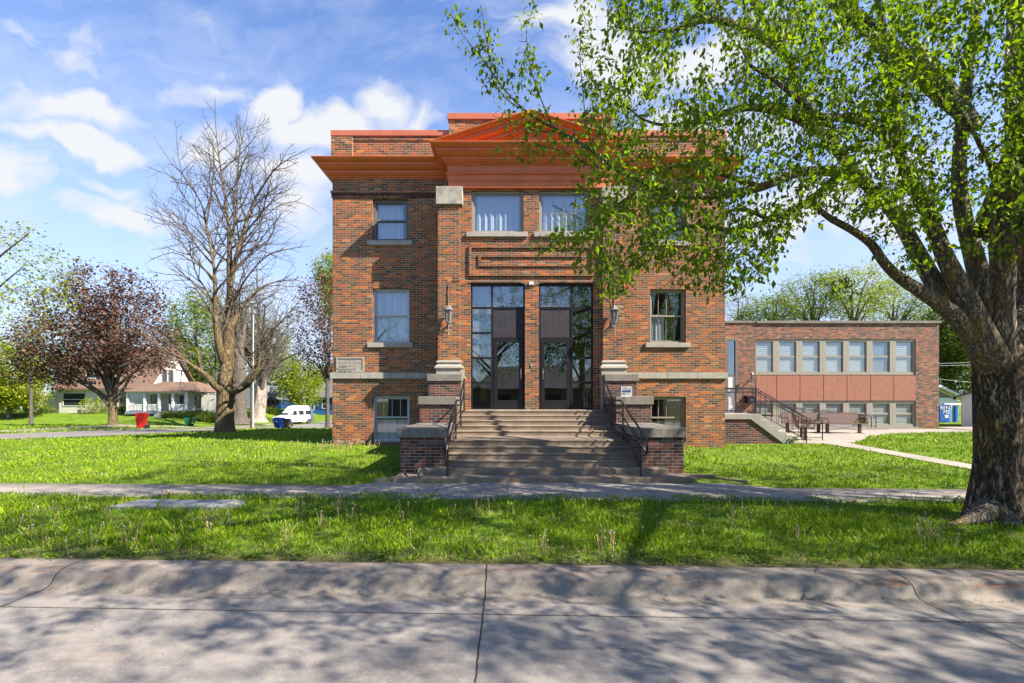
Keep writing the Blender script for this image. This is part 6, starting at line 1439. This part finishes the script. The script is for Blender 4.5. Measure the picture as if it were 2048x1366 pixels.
for i, (px, Y, rx, rz_, lm, lb) in enumerate([(193, 64.5, 2.3, 1.25, 'lime', 'large round green bush beside the purple maple trunk'), (245, 64.6, 1.2, .6, 'green', 'low green bush under the framed house window'), (262, 64.6, 1.0, .5, 'green', 'small low bush at the porch end of the house wall'),
    (78, 64, 2.0, .7, 'green', 'pinkish green shrub at the left corner of the cream house'), (30, 62, 2.6, 1.5, 'bud', 'twiggy reddish shrub at the far left'), (348, 61.6, 1.6, .45, 'green', 'low planting in front of the porch steps'), (390, 61.4, 2.2, .55, 'green', 'leafy perennials at the right end of the porch'), (415, 60, 1.6, .7, 'green', 'dark green clump right of the porch'),
    (540, 76, 1.2, .7, 'green', 'small bush below the red porch posts'),]):
    xx = X(px, Y); leafball('shrub', lb, 'shrub', (xx, Y, float(hgt(xx, Y))), (rx, rx*.7, rz_), LM[lm], int(170+120*rx), 60+i)
x_, y_ = X(1578, 17.7), 17.55; leafball('shrub', 'small weedy plant at the foot of the stoop steps', 'shrub', (x_, y_, float(hgt(x_, y_))), (.22, .15, .12), LM['dark'], 60, 77, .09)
x_, y_ = X(1306, 10.88), 10.86
g = thing('red_porch_house', 'small house with red posts and grey roofed porch across the side street', 'house', (X(545, 84), 84, -1.0))
def HG(px, Y=84): return X(px, Y)-X(545, 84)
b = MB(); b.box(HG(528), HG(560), 0.3, 8, -.3, 2.9); b.build('wall', M['blue'], g)
b = MB(); hip(b, HG(532), HG(566), -2.6, 8, 3.45, 2.4, 2.6, .3); b.build('roof', M['shingle_g'], g)
for px in (534, 545, 553.5, 562): c_ = MB(); c_.box(HG(px), HG(px)+.24, -2.6, -2.35, .0, 3.5); c_.build('porch_post', M['redpost'], g)
c_ = MB(); c_.box(HG(532), HG(545), -2.55, -2.45, .1, 1.0); c_.box(HG(549), HG(563), -2.55, -2.45, .1, 1.0); c_.build('porch_panel', M['white'], g)
c_ = MB(); c_.box(HG(532), HG(566), -2.7, .3, -.4, .1); c_.build('porch_floor', M['redpost'], g)
c_ = MB(); c_.box(HG(539), HG(544), 3, 4, 4.4, 7.2); c_.build('chimney', M['white'], g)
g = thing('grey_house', 'grey-blue two-storey house beside the red-posted porch', 'house', (X(495, 82), 86, -1.0))
def HG2(px): return X(px, 86)-X(495, 82)
b = MB(); b.box(HG2(470), HG2(530), 0, 9, -.3, 6.0); b.build('wall', M['greysid'], g)
b = MB(); hip(b, HG2(470), HG2(530), 0, 9, 6.0, 3.6, 3.5, .4); b.build('roof', M['shingle_g'], g); hwin(g, HG2(479), HG2(489), -.01, .5, 3.2, M['white'])
g = thing('blue_house', 'deep blue house with grey roof right of the white van', 'house', (X(650, 90), 90, -1.1))
def HG3(px): return X(px, 90)-X(650, 90)
b = MB(); b.box(HG3(612), HG3(690), 0, 10, -.3, 3.55); b.build('wall', M['blue'], g)
b = MB(); hip(b, HG3(612), HG3(690), 0, 10, 3.5, 4.6, 4.6, .6); b.build('roof', M['shingle_g'], g)
hwin(g, HG3(621.5), HG3(628.5), -.01, 1.0, 3.2, M['white'], mull=False); hwin(g, HG3(644), HG3(653), -.01, 1.3, 3.2, M['white'])
b = MB(); b.box(HG3(612), HG3(690), -.12, -.02, -.3, .95); b.build('skirt', mat('mid_blue', (.03, .17, .45), .6, .1, 1), g)
g = thing('carport', 'low blue-grey carport at the far left edge', 'carport', (X(20, 80), 80, .2))
def HG4(px): return X(px, 80)-X(20, 80)
b = MB(); b.box(HG4(-60), HG4(62), -.2, 6, 2.5, 2.75); b.build('roof', M['white'], g); b = MB(); b.box(HG4(-60), HG4(45), 3, 3.2, -.4, 2.5); b.build('wall', M['greysid'], g)
for px in (8, 24, 40): c_ = MB(); c_.box(HG4(px), HG4(px)+.2, 0, .2, -.4, 2.5); c_.build('post', M['white'], g)
for px in (-2, 16, 30): hwin(g, HG4(px), HG4(px)+1.2, 2.98, .8, 2.1, M['glass_far'])
# houses across the street behind the camera: seen only as reflections in the church doors
for i, (xx, ww, lb) in enumerate([(-9, 11, 'tan house with dark roof across the street, behind the camera'), (14, 11, 'white house across the street, behind the camera'), (2.5, 12, 'broad grey-roofed house across the street, straight behind the camera')]):
    g = thing('house', lb, 'house', (xx, -24, 0)); b = MB(); b.box(-ww/2, ww/2, -8, 0, -.3, 3.2); b.build('wall', M['siding'] if i == 1 else M['cap'], g)
    b = MB(); hip(b, -ww/2, ww/2, -8, 0, 3.2, 3., 2.5, .5); b.build('roof', M['shingle_g'], g)
    for k in (-1, 1): b = MB(); b.box(k*ww/4-.8, k*ww/4+.8, -.02, .04, 1, 2.5); b.build('window', M['glass_far'], g)
